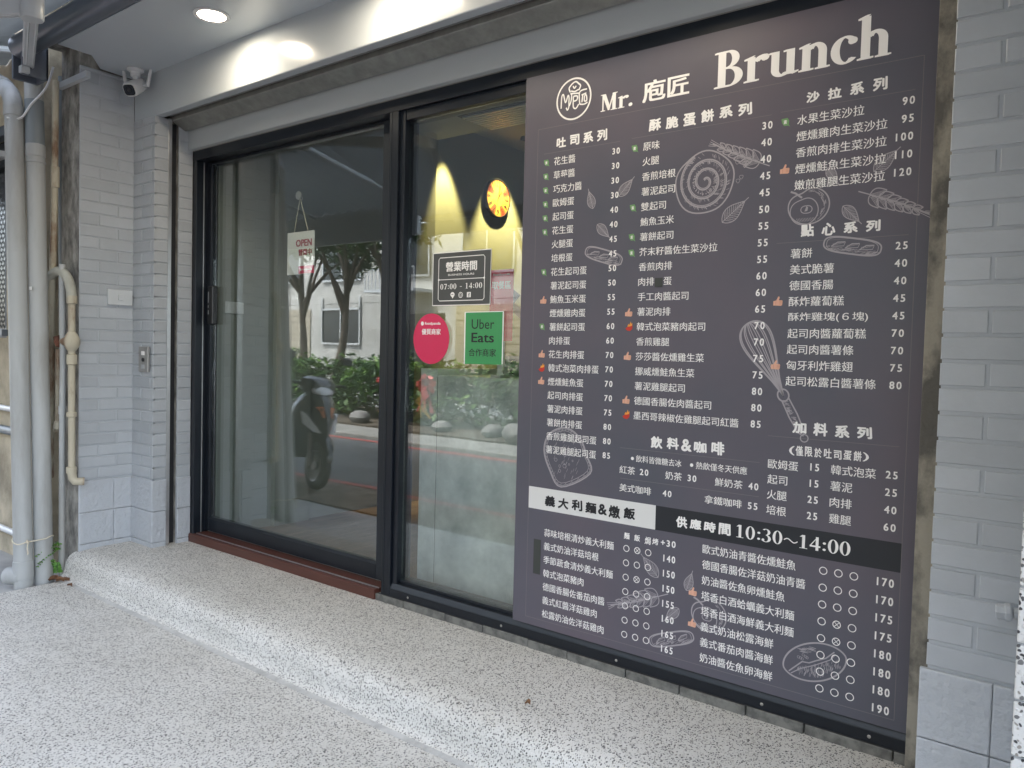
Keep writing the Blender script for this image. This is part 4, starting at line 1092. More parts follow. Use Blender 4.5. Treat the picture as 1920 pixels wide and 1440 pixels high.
s = Sheet(YG - .0024); s.text('f', -2.206, -2.199, zc - .001, .018, .05); s.rect(-2.306, -2.294, zc + .002, zc + .0045); s.build('mark_lettering', M['inkk'], hs)

ps = thing('oval_sticker', (-2.425, YG, 1.285), 'magenta oval delivery partner sticker low on the shop window', 'sticker')
oc = (-2.4255, 1.3985)
backing('sheet', M['magenta'], ps, [(oc[0] + .111 * math.cos(2 * PI * i / 44), oc[1] + .1145 * math.sin(2 * PI * i / 44)) for i in range(44)], YG)
s = Sheet(YG - .0014); s.text('foodpanda', -2.466, -2.368, 1.4665, .0165, .035); s.disc(-2.481, 1.4675, .0095); s.text('優質商家', -2.484, -2.366, 1.4305, .028, .025)
s.build('lettering', M['ink'], ps)
us = thing('green_sticker', (-2.116, YG, 1.29), 'bright green rectangular delivery partner sticker low on the shop window', 'sticker')
backing('sheet', M['egreen'], us, [(-2.2245, 1.290), (-2.006, 1.293), (-2.007, 1.518), (-2.2255, 1.5165)], YG)
s = Sheet(YG - .0014); s.stroke([(-2.2215, 1.291), (-2.2225, 1.516)], .006); s.stroke([(-2.010, 1.294), (-2.0105, 1.517)], .006); s.stroke([(-2.222, 1.5155), (-2.010, 1.5165)], .003); s.build('border', M['ink'], us)
s = Sheet(YG - .0014); s.text('Uber', -2.184, -2.058, 1.464, .042, .0); s.text('Eats', -2.184, -2.058, 1.406, .043, .03); s.text('合作商家', -2.198, -2.045, 1.342, .034, .012); s.build('lettering', M['inkk'], us)

osn = thing('open_sign', (-3.465, .13, 1.745), 'white hanging OPEN sign with magenta words behind the sliding door', 'sign')
ox0, ox1, oz0, oz1 = -3.602, -3.367, 1.742, 1.972
backing('card', flat('white card', (.84, .82, .80), .4), osn, [(ox0, oz0), (ox1, oz0 + .003), (ox1 - .002, oz1), (ox0, oz1)], .118, .003)
s = Sheet(.1148); s.text('OPEN', ox0 + .075, ox1 - .022, 1.911, .040, .05); s.text('營業中', ox0 + .098, ox1 - .022, 1.860, .037, .045); s.build('lettering', flat('magenta print', (.36, .004, .04), .4), osn)
s = Sheet(.1148); s.rect(ox0 + .10, ox1 - .001, oz0 + .003, oz0 + .045); s.build('footer_band', M['magenta'], osn)
s = Sheet(.1142); s.text('foodpanda', ox0 + .135, ox1 - .018, oz0 + .024, .014, .03); s.disc(ox0 + .122, oz0 + .024, .007); s.build('brand_lettering', M['ink'], osn)
MB().tube([(ox0 + .055, .117, oz1 - .008), (-3.492, .113, 2.155)], .0022, 6).tube([(ox1 - .055, .117, oz1 - .008), (-3.492, .113, 2.155)], .0022, 6).build('cord', M['string'], osn)
MB().lathe([(.022, 0), (.024, .004), (.012, .010), (.008, .02)], (-3.492, .099, 2.165), (0, 1, 0), 16).tube([(-3.492, .118, 2.165), (-3.492, .128, 2.160), (-3.492, .126, 2.148), (-3.492, .116, 2.150)], .003, 8).build('suction_hook', M['steel'], osn)

# ------------------------------------------------------------------ things on the pillars
wsw = thing('wall_switch', (XA, -.313, 1.565), 'painted over light switch plate with one small rocker on the grey tiled side wall', 'light switch')
M['plate'] = mat('painted plate', (.56, .585, .60), .3, var=.04)
box('plate', M['plate'], wsw, XA + .002, XA + .019, -.384, -.243, 1.567, 1.657, .004)
box('rocker', M['plate'], wsw, XA + .019, XA + .026, -.327, -.300, 1.595, 1.630, .002)
sh_ = thing('shutter_switch', (-4.466, -.23, 1.18), 'steel shutter switch plate with key hole on the narrow tiled return', 'switch plate')
box('plate', M['steel'], sh_, -4.520, -4.412, -.250, -.237, 1.178, 1.327, .002)
MB().box(-4.482, -4.448, -.2535, -.2505, 1.277, 1.300).build('mark', M['ink'], sh_)
MB().lathe([(.012, 0), (.011, .004), (.004, .004), (.004, .002)], (-4.466, -.2502, 1.250), (0, -1, 0), 16).build('key_hole', M['black'], sh_)
MB().box(-4.484, -4.448, -.2535, -.2505, 1.197, 1.222).box(-4.47, -4.462, -.2545, -.2535, 1.2, 1.219).build('push_button', M['alu'], sh_)
isw = thing('interior_switch', (-4.3, .235, 1.545), 'white double rocker switch on the room wall seen past the door handle', 'light switch')
box('plate', M['white'], isw, -4.3, -4.291, .172, .298, 1.545, 1.617, .003)
for y0 in (.192, .237): box('rocker', M['white'], isw, -4.2905, -4.286, y0, y0 + .043, 1.557, 1.605, .002)

cc = thing('security_camera', (-4.446, -.317, 2.9), 'white two antenna security camera hanging from the porch ceiling by the left pillar', 'security camera')
C0 = Vector((-4.440, -.318, 2.90))
MB().lathe([(.044, 0), (.045, -.008), (.036, -.014), (.027, -.016), (.026, -.04), (.015, -.043), (.013, -.058)], C0, (0, 0, 1), 28).build('mount', M['white'], cc, smooth=True)
dirc = Vector((.38, -.74, -.56)).normalized()
q = dirc.to_track_quat('X', 'Z').to_matrix().to_4x4(); Tc = Matrix.Translation(C0 + Vector((.0, .0, -.098))) @ q
bd = MB().loft([(-.060, 0, 0, .026, .026), (-.055, 0, 0, .036, .034), (-.03, 0, 0, .039, .037), (.03, 0, 0, .041, .039), (.052, 0, 0, .041, .039), (.060, 0, 0, .038, .036)], 28, 3.0, Tc).build('body', M['white'], cc, smooth=True)
MB().loft([(.0605, 0, 0, .033, .030), (.063, 0, 0, .033, .030), (.0632, 0, 0, .02, .018)], 28, 3.6, Tc).build('face_plate', M['glassblack'], bd)
MB().lathe([(.012, 0), (.012, .002), (.008, .001)], Tc @ Vector((.0636, 0, .003)), dirc, 18).build('lens', M['black'], bd)
side = Tc.to_3x3() @ Vector((0, 1, 0))
for sg in (1, -1):
    a0 = Tc @ Vector((-.02, sg * .044, .002)); sd_ = side * sg
    a1 = a0 + sd_ * .022; a2 = a1 + Vector((0, 0, .118)) + sd_ * .030
    MB().tube([Tc @ Vector((-.02, sg * .036, .0)), a1], .006, 10).tube([a1 - Vector((0, 0, .008)), a1 + (a2 - a1) * .5, a2], [.0105, .010, .0055], 10).build('antenna', M['white'], cc, smooth=True)

warm = (1.0, .86, .66)
lampspots = [(-3.4086, -.467, 'nearest the camera on the pillar end of the porch'), (-2.37, -.467, ''), (-1.33, -.467, '')]
lab = ['round lit recessed ceiling light beside the security camera', 'recessed ceiling light above the sliding door post', 'recessed ceiling light above the menu board']
for (lx, ly, _), lb in zip(lampspots, lab):
    d = thing('recessed_light', (lx, ly, 2.9), lb, 'ceiling light', 'recessed lights along the porch ceiling')
    MB().lathe([(.082, 0), (.084, -.003), (.081, -.007), (.064, -.006), (.062, .0)], (lx, ly, 2.9), (0, 0, 1), 40).build('trim_ring', M['white'], d, smooth=True)
    MB().lathe([(.0, -.0035), (.0625, -.0035), (.0625, -.001), (.0, -.001)], (lx, ly, 2.9), (0, 0, 1), 40).build('diffuser', emit('lamp diffuser', warm, 7.0), d)
    ld = bpy.data.lights.new('lamp', 'AREA'); ld.shape = 'DISK'; ld.size = .12; ld.energy = .75; ld.color = warm; ld.spread = R(172)
    lo = bpy.data.objects.new('lamp', ld); COL.objects.link(lo); lo.location = (lx, ly, 2.892); adopt(lo, d)

tap = thing('wall_tap', (-.165, -.30, .745), 'grey painted capped water pipe stub sticking out at the right pillar', 'water tap')
MB().tube([(-.06, -.285, .752), (-.150, -.300, .7455)], .0125, 14).build('pipe', M['tile'], tap, smooth=True)
MB().lathe([(.0, 0), (.016, .001), (.019, .004), (.019, .020), (.022, .022), (.022, .032), (.015, .035)], (-.187, -.305, .7435), (1, .12, .08), 8).build('cap', M['tile'], tap, bevel=.002)

# ------------------------------------------------------------------ pipes at the left corner
def pipe_thing(name, label, cat, pts, r, m, collars=(), n=20, group=None, extra=None):
    b = Vector(pts[0]); t = thing(name, (b.x, b.y, min(p[2] for p in pts)), label, cat, group)
    MB().tube(pts, r, n).build('pipe', m, t, smooth=True)
    for (p, d_, L, k) in collars:
        p = Vector(p); d_ = Vector(d_).normalized()
        MB().lathe([(r * 1.0, 0), (r * k, .002), (r * k, L - .002), (r * 1.0, L)], p, d_, n).build('coupling', m, t, smooth=True)
    return t
def lerp(a, b, t): return tuple(a[i] + (b[i] - a[i]) * t for i in range(3))
b1, e1 = (-4.705, -.79, -.03), (-4.885, -.775, 2.63)
dv = tuple(e1[i] - b1[i] for i in range(3))
P1 = pipe_thing('drain_pipe', 'outermost thick grey plastic drain pipe with a bent top and an outlet shoe', 'drain pipe',
                [b1, lerp(b1, e1, .3), lerp(b1, e1, .6), e1, (-4.90, -.775, 2.68), (-4.95, -.77, 2.73), (-5.02, -.765, 2.77), (-5.5, -.73, 2.99)], .0475, M['pvc'],
                [(lerp(b1, e1, .02), dv, .10, 1.08), (lerp(b1, e1, .70), dv, .005, 1.03), (lerp(b1, e1, .985), dv, .06, 1.09), ((-5.06, -.762, 2.79), (-.44, .03, .22), .05, 1.09)])
MB().tube([(-4.70, -.79, .038), (-4.75, -.81, .034), (-4.80, -.833, .030)], .049, 18).build('outlet_shoe', M['pvc'], P1, smooth=True)
b2, e2 = (-4.697, -.69, -.03), (-4.842, -.69, 2.72)
dv2 = tuple(e2[i] - b2[i] for i in range(3))
P2 = pipe_thing('drain_pipe', 'thick grey plastic drain pipe between the bent drain pipe and the pillar', 'drain pipe', [b2, lerp(b2, e2, .5), e2, lerp(b2, e2, 1.2)], .0475, M['pvc'],
                [(lerp(b2, e2, .875), dv2, .07, 1.07), (lerp(b2, e2, .862), dv2, .012, 1.1)])
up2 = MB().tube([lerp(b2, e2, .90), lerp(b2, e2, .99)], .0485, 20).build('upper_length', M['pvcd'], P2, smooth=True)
pm_ = lerp(b2, e2, .605)
MB().box(pm_[0] + .012, pm_[0] + .045, pm_[1] - .0500, pm_[1] - .0478, pm_[2] - .008, pm_[2] + .012).build('maker_label', M['ink'], P2)
# string round both pipes
def loop_z(z, extra=.0505):
    a = lerp(b1, e1, (z + .03) / 2.66); b = lerp(b2, e2, (z + .03) / 2.75); pts = []
    ax = Vector((b[0] - a[0], b[1] - a[1], 0)).normalized(); nx = Vector((-ax.y, ax.x, 0))
    for i in range(13): t = PI / 2 + PI * i / 12; pts.append(Vector(a) + ax * math.cos(t) * extra + nx * math.sin(t) * extra)
    for i in range(13): t = -PI / 2 + PI * i / 12; pts.append(Vector(b) + ax * math.cos(t) * extra + nx * math.sin(t) * extra)
    return [Vector((p.x, p.y, z + .012 * math.sin(i * .5))) for i, p in enumerate(pts)], a, b
lp, a, b = loop_z(.235)
tie = thing('string_tie', (-4.68, -.76, .2), 'cream string knotted round the two thick drain pipes near the ground', 'string')
MB().tube(lp + [lp[0]], .0035, 8).build('loop', M['string'], tie, smooth=True)
kx = Vector(lp[25]); front = Vector((-4.655, -.79, .235))
MB().tube([front, front + Vector((.012, -.006, -.03)), front + Vector((.02, -.006, -.065))], .003, 6).tube([front, front + Vector((.018, -.008, -.026)), front + Vector((.026, -.006, -.058))], .003, 6).tube([front + Vector((-.015, .004, .006)), front + Vector((.014, -.004, -.004))], .006, 6).build('knot', M['string'], tie, smooth=True)
# thin conduit, cream water pipe with swan neck and valve, back pipes
pipe_thing('conduit', 'thin grey conduit standing in front of the bare concrete pillar end', 'conduit', [(-4.690, -.60, 0), (-4.688, -.60, .9), (-4.680, -.60, 1.2), (-4.690, -.60, 1.78)], .0165, M['pvc'], [((-4.688, -.60, .93), (0, 0, 1), .05, 1.2)], 14)
wp = thing('water_pipe', (-4.60, -.585, .56), 'rust stained cream water pipe with swan neck outlet and brass stop valve', 'water pipe')
MB().tube([(-4.600, -.585, .60), (-4.604, -.585, 1.0), (-4.608, -.585, 1.58)], .0185, 16).build('riser', M['cream'], wp, smooth=True)
MB().tube(smoothpath([(-4.608, -.585, 1.56), (-4.612, -.588, 1.64), (-4.66, -.592, 1.715), (-4.74, -.60, 1.745), (-4.83, -.607, 1.715), (-4.858, -.61, 1.66), (-4.86, -.61, 1.62)], 5), .026, 16).build('swan_neck', mat('grey cream fitting', (.46, .46, .40), .55, var=.3, scale=10), wp, smooth=True)
MB().lathe([(.026, 0), (.034, .005), (.034, .025), (.022, .03), (.030, .055), (.027, .075), (.04, .082), (.04, .095), (.02, .096)], (-4.86, -.61, 1.645), (-.1, 0, -1), 16).build('spout', M['cream'], wp, smooth=True)
for z, h in ((1.555, .05), (1.215, .06), (.60, .04), (.92, .03)):
    MB().lathe([(.02, 0), (.027, .004), (.027, h - .004), (.02, h)], (-4.605, -.585, z), (0, 0, 1), 14).build('coupling', M['cream'], wp, smooth=True)
MB().lathe([(.018, 0), (.03, .015), (.042, .04), (.042, .07), (.03, .095), (.02, .11)], (-4.605, -.585, 1.29), (0, 0, 1), 14).tube([(-4.605, -.585, 1.345), (-4.69, -.60, 1.345)], [.034, .02], 12).build('valve_body', M['cream'], wp, smooth=True)
MB().lathe([(.012, 0), (.034, .003), (.038, .012), (.034, .02), (.012, .023)], (-4.70, -.60, 1.345), (-1, -.1, 0), 8).tube([(-4.72, -.63, 1.37), (-4.72, -.57, 1.31)], .009, 8).build('handwheel', mat('rusty iron', (.20, .075, .045), .8, c2=(.07, .03, .02), scale=20), wp)
MB().tube([(-4.600, -.585, .605), (-4.598, -.582, .575), (-4.588, -.572, .555), (-4.57, -.53, .553)], .023, 14).build('bottom_elbow', M['cream'], wp, smooth=True)
pipe_thing('vent_pipe', 'slim cream pipe running down beside the dark gap next to the pillar', 'pipe', [(-4.845, -.60, .55), (-4.835, -.60, 1.5), (-4.800, -.60, 2.1), (-4.785, -.60, 2.82)], .018, M['cream'], [((-4.79, -.60, 2.22), (0, 0, 1), .12, 1.25)], 14)
pipe_thing('back_pipe', 'dark slim pipe deep in the gap behind the drain pipes', 'pipe', [(-4.90, -.5, -.03), (-4.94, -.5, 2.9)], .025, M['pvcd'], (), 12)
pipe_thing('branch_pipe', 'short grey branch pipe with a worn trap beside the conduit', 'pipe', [(-4.745, -.6, 1.30), (-4.748, -.6, .86), (-4.77, -.6, .83), (-4.80, -.59, .86)], .013, M['cream'], [((-4.748, -.6, .84), (0, 0, 1), .05, 1.5)], 12)
cb = tag(MB().tube(smoothpath([(-4.74, -.63, 2.88), (-4.76, -.66, 2.76), (-4.80, -.72, 2.66), (-4.83, -.76, 2.58), (-4.86, -.82, 2.57)], 6), .006, 8).build('cable', M['white'], smooth=True), 'thin pale cable hanging from the awning bracket to the drain pipes', 'cable')

fn = thing('fern', (-4.70, -.64, .02), 'small bright green fern growing between drain pipe and conduit', 'plant')
fm = MB(); stm = MB()
def frond(base, d, L, n=11):
    p = Vector(base); d = Vector(d).normalized(); pts = [p.copy()]
    for i in range(n):
        d = (d + Vector((0, 0, -.07))).normalized(); p = p + d * L / n; pts.append(p.copy())
        sd_ = d.cross(Vector((0, 0, 1))).normalized()
        for sg in (1, -1):
            for k in range(2):
                c = p + sd_ * sg * (.008 + .010 * k) * (1 - i / n * .6) + Vector((random.uniform(-.003, .003), 0, random.uniform(-.004, .004)))
                r_ = .0085 * (1 - .45 * i / n); a_ = random.uniform(0, 6)
                u = (sd_ * sg + Vector((0, 0, random.uniform(-.6, .2)))).normalized(); w_ = u.cross(Vector((.9, -.3, .2)) + Vector((random.uniform(-.4, .4), random.uniform(-.4, .4), random.uniform(-.3, .3)))).normalized()
                fm.add([c - u * r_, c + w_ * r_ * .8, c + u * r_ * 1.1, c - w_ * r_ * .8], [(0, 1, 2, 3)])
    stm.tube(pts, .0012, 5)
for bs, d_, L in (((-4.69, -.60, .19), (.1, -1.0, .1), .15), ((-4.69, -.61, .17), (.28, -1.0, -.15), .16), ((-4.70, -.60, .19), (-.15, -1, .25), .12), ((-4.675, -.63, .03), (.25, -.25, .9), .10), ((-4.67, -.63, .03), (.45, -.2, 1), .09)): frond(bs, d_, L)
fm.build('fronds', M['fern'], fn); stm.build('stems', M['bark'], fn)
def dry_leaf(x, y, z, L, a, label):
    mb2 = MB(); v = []; f = []
    for i in range(7):
        t = i / 6; wv = L * .28 * math.sin(PI * min(.05 + t, 1)) 
        for k in (-1, 0, 1):
            u, v_ = L * (t - .5), wv * k
            v.append((x + u * math.cos(a) - v_ * math.sin(a), y + u * math.sin(a) + v_ * math.cos(a), z + .004 + .012 * abs(k) * (.5 + t) + .006 * math.sin(3 * t)))
    for i in range(6):
        for k in range(2): f.append((i * 3 + k, i * 3 + k + 1, i * 3 + k + 4, i * 3 + k + 3))
    o = mb2.add(v, f).build('dry_leaf', M['dryleaf'])
    so_ = o.modifiers.new('t', 'SOLIDIFY'); so_.thickness = .0015
    return tag(o, label, 'leaf', 'dead leaves on the pebble floor')
dry_leaf(-4.60, -.665, .0, .10, .5, 'long curled dead leaf at the foot of the conduit')
dry_leaf(-4.635, -.665, .0, .06, 2.0, 'dark dead leaf tucked between drain pipe and conduit')
dry_leaf(-4.565, -.645, .0, .07, .9, 'dead leaf touching the end of the step')
dry_leaf(-4.44, -.66, .0, .04, .2, 'small tan dead leaf alone in front of the step')
dry_leaf(-1.50, -.42, .149, .02, .2, 'tiny yellow leaf scrap on the edge of the step')

# ------------------------------------------------------------------ awning
aw = thing('awning', (-1.6, -.80, 2.85), 'dark slate folding arm awning rolled out from the shop front', 'awning')
AX0, AX1 = -4.75, 1.35
def az(y): return 3.0 - .345 * (-.80 - y) - .0
cl = MB(); n = 14
v = []; f = []
for i in range(n + 1):
    y = -.84 - (2.25 - .84) * i / n; sag = -.03 * math.sin(PI * i / n)
    for j in range(25):
        x = AX0 + (AX1 - AX0) * j / 24
        v.append((x, y, az(y) + .0 + sag * (.6 + .4 * math.sin(j * .9))))
for i in range(n):
    for j in range(24): f.append((i * 25 + j, i * 25 + j + 1, i * 25 + 25 + j + 1, i * 25 + 25 + j))
cl.add(v, f); co = cl.build('canopy', M['awn'], aw, smooth=True); sm_ = co.modifiers.new('t', 'SOLIDIFY'); sm_.thickness = .003
MB().tube([(AX0 + .02, -.80, 2.93), (AX1 - .02, -.80, 2.93)], .060, 28).build('roller_tube', M['tube'], aw, smooth=True)
MB().box(AX0, AX1, -2.31, -2.24, az(-2.25) - .035, az(-2.25) + .03).build('front_bar', M['armw'], aw, bevel=.008)
vl = MB()
for j in range(60):
    x = AX0 + (AX1 - AX0) * j / 60; x2 = AX0 + (AX1 - AX0) * (j + 1) / 60
    d_ = .012 * math.sin(j * 1.1)
    vl.add([(x, -2.315 + d_, az(-2.25) - .03), (x2, -2.315 + .012 * math.sin((j + 1) * 1.1), az(-2.25) - .03), (x2, -2.32 + .012 * math.sin((j + 1) * 1.1), az(-2.25) - .15), (x, -2.32 + d_, az(-2.25) - .15)], [(0, 1, 2, 3)])
vo_ = vl.build('valance', M['awn'], aw); sm_ = vo_.modifiers.new('t', 'SOLIDIFY'); sm_.thickness = .003
def arm(sx, ex, fx):
    sh0 = Vector((sx, -.775, 2.845)); el = Vector((ex, -1.155, 2.735)); fr0 = Vector((fx, -2.235, az(-2.235) - .05))
    def beam(a, b, w_, h_):
        d = (b - a); L = d.length; q = d.to_track_quat('X', 'Z').to_matrix().to_4x4(); T = Matrix.Translation(a) @ q
        m2 = MB().box(0, L, -w_, w_, -h_, h_, T)
        m2.box(0, L, -w_ - .003, -w_ + .006, h_ * .35, h_ * .6, T).box(0, L, -w_ * .5, -w_ * .25, -h_ - .004, -h_ + .004, T).box(0, L, w_ * .55, w_ * .8, -h_ - .004, -h_ + .004, T)
        return m2
    A = beam(sh0, el, .026, .034).build('arm', M['armw'], aw, bevel=.004)
    beam(el, fr0, .022, .030).build('arm', M['armw'], aw, bevel=.004)
    sg = 1 if ex > sx else -1
    MB().lathe([(.042, -.05), (.045, -.045), (.045, .045), (.042, .05)], el, (0, 0, 1), 20).build('elbow', M['armw'], aw, smooth=True)
    bk = MB().box(sx - .075, sx - .055, -.83, -.70, 2.76, 2.96).box(sx + .05, sx + .066, -.83, -.70, 2.76, 2.93).box(sx - .075, sx + .066, -.715, -.70, 2.76, 2.99)
    bk.build('bracket', M['tube'], aw, bevel=.004)
    MB().lathe([(.014, 0), (.014, .012)], (sx + .066, -.79, 2.87), (1, 0, 0), 6).lathe([(.02, 0), (.02, .02), (.012, .022)], (sx - .075, -.80, 2.90), (-1, 0, 0), 14).build('bolt', M['alu'], aw)
arm(-4.69, -3.62, -4.35); arm(1.25, .18, .95)
MB().box(-4.64, -4.60, -.84, -.80, 2.765, 2.80).build('spring_plate', M['armw'], aw)

# ------------------------------------------------------------------ neighbour's old building on the far left
nb = thing('old_building', (-7.5, -.56, 0), 'weathered beige rendered building with a grilled window past the alley', 'building')
wx1 = -5.60
nw = MB().box(-12, -6.9, -.565, 6, -.1, 8).box(wx1, -5.13, -.565, 6, -.1, 8).box(-6.9, wx1, -.565, 6, -.1, 1.36).box(-6.9, wx1, -.565, 6, 2.72, 8)
nw.build('wall', M['oldwall'], nb)
wf = MB().box(-6.9, wx1, -.56, -.50, 1.36, 1.42).box(wx1 - .04, wx1, -.56, -.50, 1.42, 2.72).box(-6.9, wx1 + .02, -.60, -.56, 1.372, 1.412).box(-6.9, wx1, -.56, -.5, 2.66, 2.72).build('window', M['tube'], nb)
gl_ = MB(); 
for i in range(16):
    for sg in (1, -1):
        pts = []
        for j in range(20):
            z = 1.43 + j * .065; x = wx1 - .05 - .055 * i + sg * .027 * (1 if j % 2 else -1)
            pts.append((x, -.60, z))
        gl_.tube(pts, .0042, 6)
gl_.build('grille', M['alu'], wf)
MB().box(-6.88, wx1 - .04, -.49, -.48, 1.42, 2.66).build('pane', M['bglass'], wf)
MB().box(-6.9, wx1 + .05, -.64, -.565, 2.50, 2.535).build('awning_rail', M['armw'], nb)
MB().tube([(-9, -.60, .93), (-5.2, -.60, .912)], .019, 12).build('wall_pipe', M['white'], nb, smooth=True)
MB().tube([(-9, -.60, .775), (-5.2, -.60, .775)], .028, 12).build('wall_pipe', M['pvcd'], nb, smooth=True)
MB().tube([(-9, -.60, .17), (-5.2, -.60, .135)], .020, 12).build('wall_pipe', M['white'], nb, smooth=True)
MB().box(-5.125, -4.875, .15, .35, -.1, 8).build('gap_wall', M['concrete'], nb)

nc = thing('canopy', (-7.2, -.57, 2.6), 'grey corrugated canopy of the old beige building left of the drain pipes', 'canopy')
cm_ = MB(); v = []; f = []; N_ = 150
for j, (y, z) in enumerate(((-.57, 3.10), (-2.42, 2.72))):
    for i in range(N_ + 1): v.append((-9.6 + 4.62 * i / N_, y, z + .014 * math.sin(i * 1.1)))
for i in range(N_): f.append((i, i + 1, i + N_ + 2, i + N_ + 1))
o_ = cm_.add(v, f).build('sheet', M['awn'], nc, smooth=True); q_ = o_.modifiers.new('t', 'SOLIDIFY'); q_.thickness = .004
MB().box(-9.6, -4.98, -2.46, -2.425, 2.40, 2.75).build('fascia', M['armw'], nc, bevel=.004)
rf = MB()
for x in (-9.5, -8.0, -6.5, -5.05): rf.tube([(x, -.57, 3.04), (x, -2.40, 2.665)], .02, 8)
rf.build('rafters', M['armw'], nc)

# ------------------------------------------------------------------ inside the shop
ct = thing('counter', (-1.7, .33, .17), 'waist high counter faced with pale concrete pattern laminate behind the shop window', 'counter')
MB().box(-2.6465, -.62, .326, .86, .17, 1.2185).build('front_panel', M['panel'], ct, bevel=.002)
MB().box(-2.763, -2.6495, .3245, .86, .17, 1.254).build('end_panel', M['panel'], ct, bevel=.002)
MB().box(-2.648, -.62, .3265, .33, .172, 1.215).build('joint', M['slot'], ct)
MB().box(-2.6465, -.60, .33, .88, 1.2186, 1.2240).build('worktop', M['panel'], ct)
ck = thing('wall_clock', (-4.28, 2.78, 2.695), 'round orange and yellow wall clock with black rim under a yellow spotlight', 'clock')
kc = Vector((-4.30, 2.775, 2.695)); RR = .168
MB().lathe([(RR * .97, 0), (RR, .004), (RR, .034), (RR * .985, .04), (RR * .94, .04), (RR * .93, .032)], kc, (1, 0, 0), 48).build('rim', M['black'], ck, smooth=True)
def kface(name, m, shapes, dx):
    b_ = MB()
    for pts in shapes: b_.add([(kc.x + dx, kc.y + p[0], kc.z + p[1]) for p in pts], [tuple(range(len(pts)))])
    return b_.build(name, m, ck)
cols = [(.75, .42, .08), (.60, .10, .04), (.75, .42, .08), (.70, .36, .06), (.70, .10, .03), (.80, .55, .10), (.40, .10, .05), (.75, .45, .08), (.80, .48, .10), (.55, .08, .04), (.78, .45, .09), (.62, .34, .08)]
kf = MB(); mats = []
for i in range(12):
    a0 = R(90 - 30 * i - 15 - 30); pts = []
    for j in range(7): a = R(90 - 30 * (i + 1) - 15 + 5 * j); pts.append((RR * .93 * math.cos(a), RR * .93 * math.sin(a)))
    for j in range(6, -1, -1): a = R(90 - 30 * (i + 1) - 15 + 5 * j); pts.append((RR * .42 * math.cos(a), RR * .42 * math.sin(a)))
    kf.cur = i; kf.add([(kc.x + .0335, kc.y + p[0], kc.z + p[1]) for p in pts], [tuple(range(len(pts)))]); mats.append(flat('clock segment', tuple(q * .46 for q in cols[i]), .6))
kf.build('dial', mats, ck)
kface('centre', flat('clock centre', (.38, .24, .04), .6), [[(RR * .42 * math.cos(2 * PI * i / 30), RR * .42 * math.sin(2 * PI * i / 30)) for i in range(30)]], .0340)
nm = MB()
for i in range(1, 13):
    a = R(90 - 30 * i); v_, f_, bb = glyphs(str(i), .03); hh = RR * .31; k = hh / (bb[3] - bb[2]); ca, sa = math.cos(a - PI / 2), math.sin(a - PI / 2)
    cx_, cz_ = RR * .72 * math.cos(a), RR * .72 * math.sin(a)
    pts = [((p[0] - (bb[0] + bb[1]) / 2) * k * .8, (p[1] - (bb[2] + bb[3]) / 2) * k) for p in v_]
    nm.add([(kc.x + .0345, kc.y + cx_ + p[0] * ca - p[1] * sa, kc.z + cz_ + p[0] * sa + p[1] * ca) for p in pts], f_)
nm.build('numerals', M['inkk'], ck)
def hand(ang, L, w_, dx): 
    a = R(90 - ang); c, s_ = math.cos(a), math.sin(a)
    return [[(-.18 * L * c - w_ * s_, -.18 * L * s_ + w_ * c), (-.18 * L * c + w_ * s_, -.18 * L * s_ - w_ * c), (L * .8 * c + w_ * s_ * 1.6, L * .8 * s_ - w_ * c * 1.6), (L * c, L * s_), (L * .8 * c - w_ * s_ * 1.6, L * .8 * s_ + w_ * c * 1.6)]]
kface('clock_hand', M['black'], hand(33, RR * .52, .004, 0), .038); kface('clock_hand', M['black'], hand(12, RR * .78, .003, 0), .038)

pos = thing('pos_terminal', (-2.05, .62, 1.224), 'black tilted till screen on the counter behind the menu board edge', 'till')
Tp = Matrix.Translation(Vector((-2.12, .62, 1.40))) @ Matrix.Rotation(R(28), 4, 'Z') @ Matrix.Rotation(R(-32), 4, 'X')
MB().box(-.15, .15, -.012, .012, -.11, .11, Tp).build('screen', M['black'], pos, bevel=.004)
MB().tube([(-2.12, .63, 1.39), (-2.10, .70, 1.30), (-2.10, .70, 1.235)], .02, 12).lathe([(.09, 0), (.09, .012), (.02, .016)], (-2.10, .70, 1.224), (0, 0, 1), 24).build('stand', M['black'], pos, smooth=True)
pk = thing('pickup_sign', (-2.312, .41, 1.224), 'red pick up counter card with white words standing behind the hours sign', 'sign')
px0, px1, pz0, pz1 = -2.383, -2.242, 1.58, 1.742
MB().box(px0, px1, .40, .404, 1.40, pz1).build('card', flat('red card', (.75, .02, .07), .5), pk)
s = Sheet(.3985); s.text('取餐區', px0 + .013, px1 - .013, 1.668, .040, .03); s.text('foodpanda', px0 + .018, px1 - .018, 1.718, .014, .03); s.build('lettering', M['ink'], pk)
MB().box(px0 + .04, px1 - .04, .37, .45, 1.2245, 1.236).box(px0 + .05, px1 - .05, .405, .412, 1.236, 1.40).build('foot', M['white'], pk)
bg = thing('takeaway_bag', (-2.33, .52, 1.224), 'small white tied paper bag on the counter below the green sticker', 'bag')
MB().loft([(0, 0, 0, .05, .035), (.05, 0, 0, .056, .040), (.085, 0, 0, .045, .022), (.105, 0, 0, .05, .012)], 14, 3, Matrix.Translation(Vector((-2.33, .52, 1.2245))) @ Matrix.Rotation(R(-90), 4, 'Y')).build('bag', M['white'], bg)
MB().tube([(-2.385, .477, 1.24), (-2.33, .474, 1.27), (-2.285, .482, 1.31)], .003, 6).tube([(-2.285, .477, 1.24), (-2.33, .474, 1.27), (-2.375, .482, 1.31)], .003, 6).build('tie', M['black'], bg)
tl = thing('track_light', (-3.45, 2.5, 3.19), 'white spotlight bar hanging under the ceiling grille inside the shop', 'ceiling light')
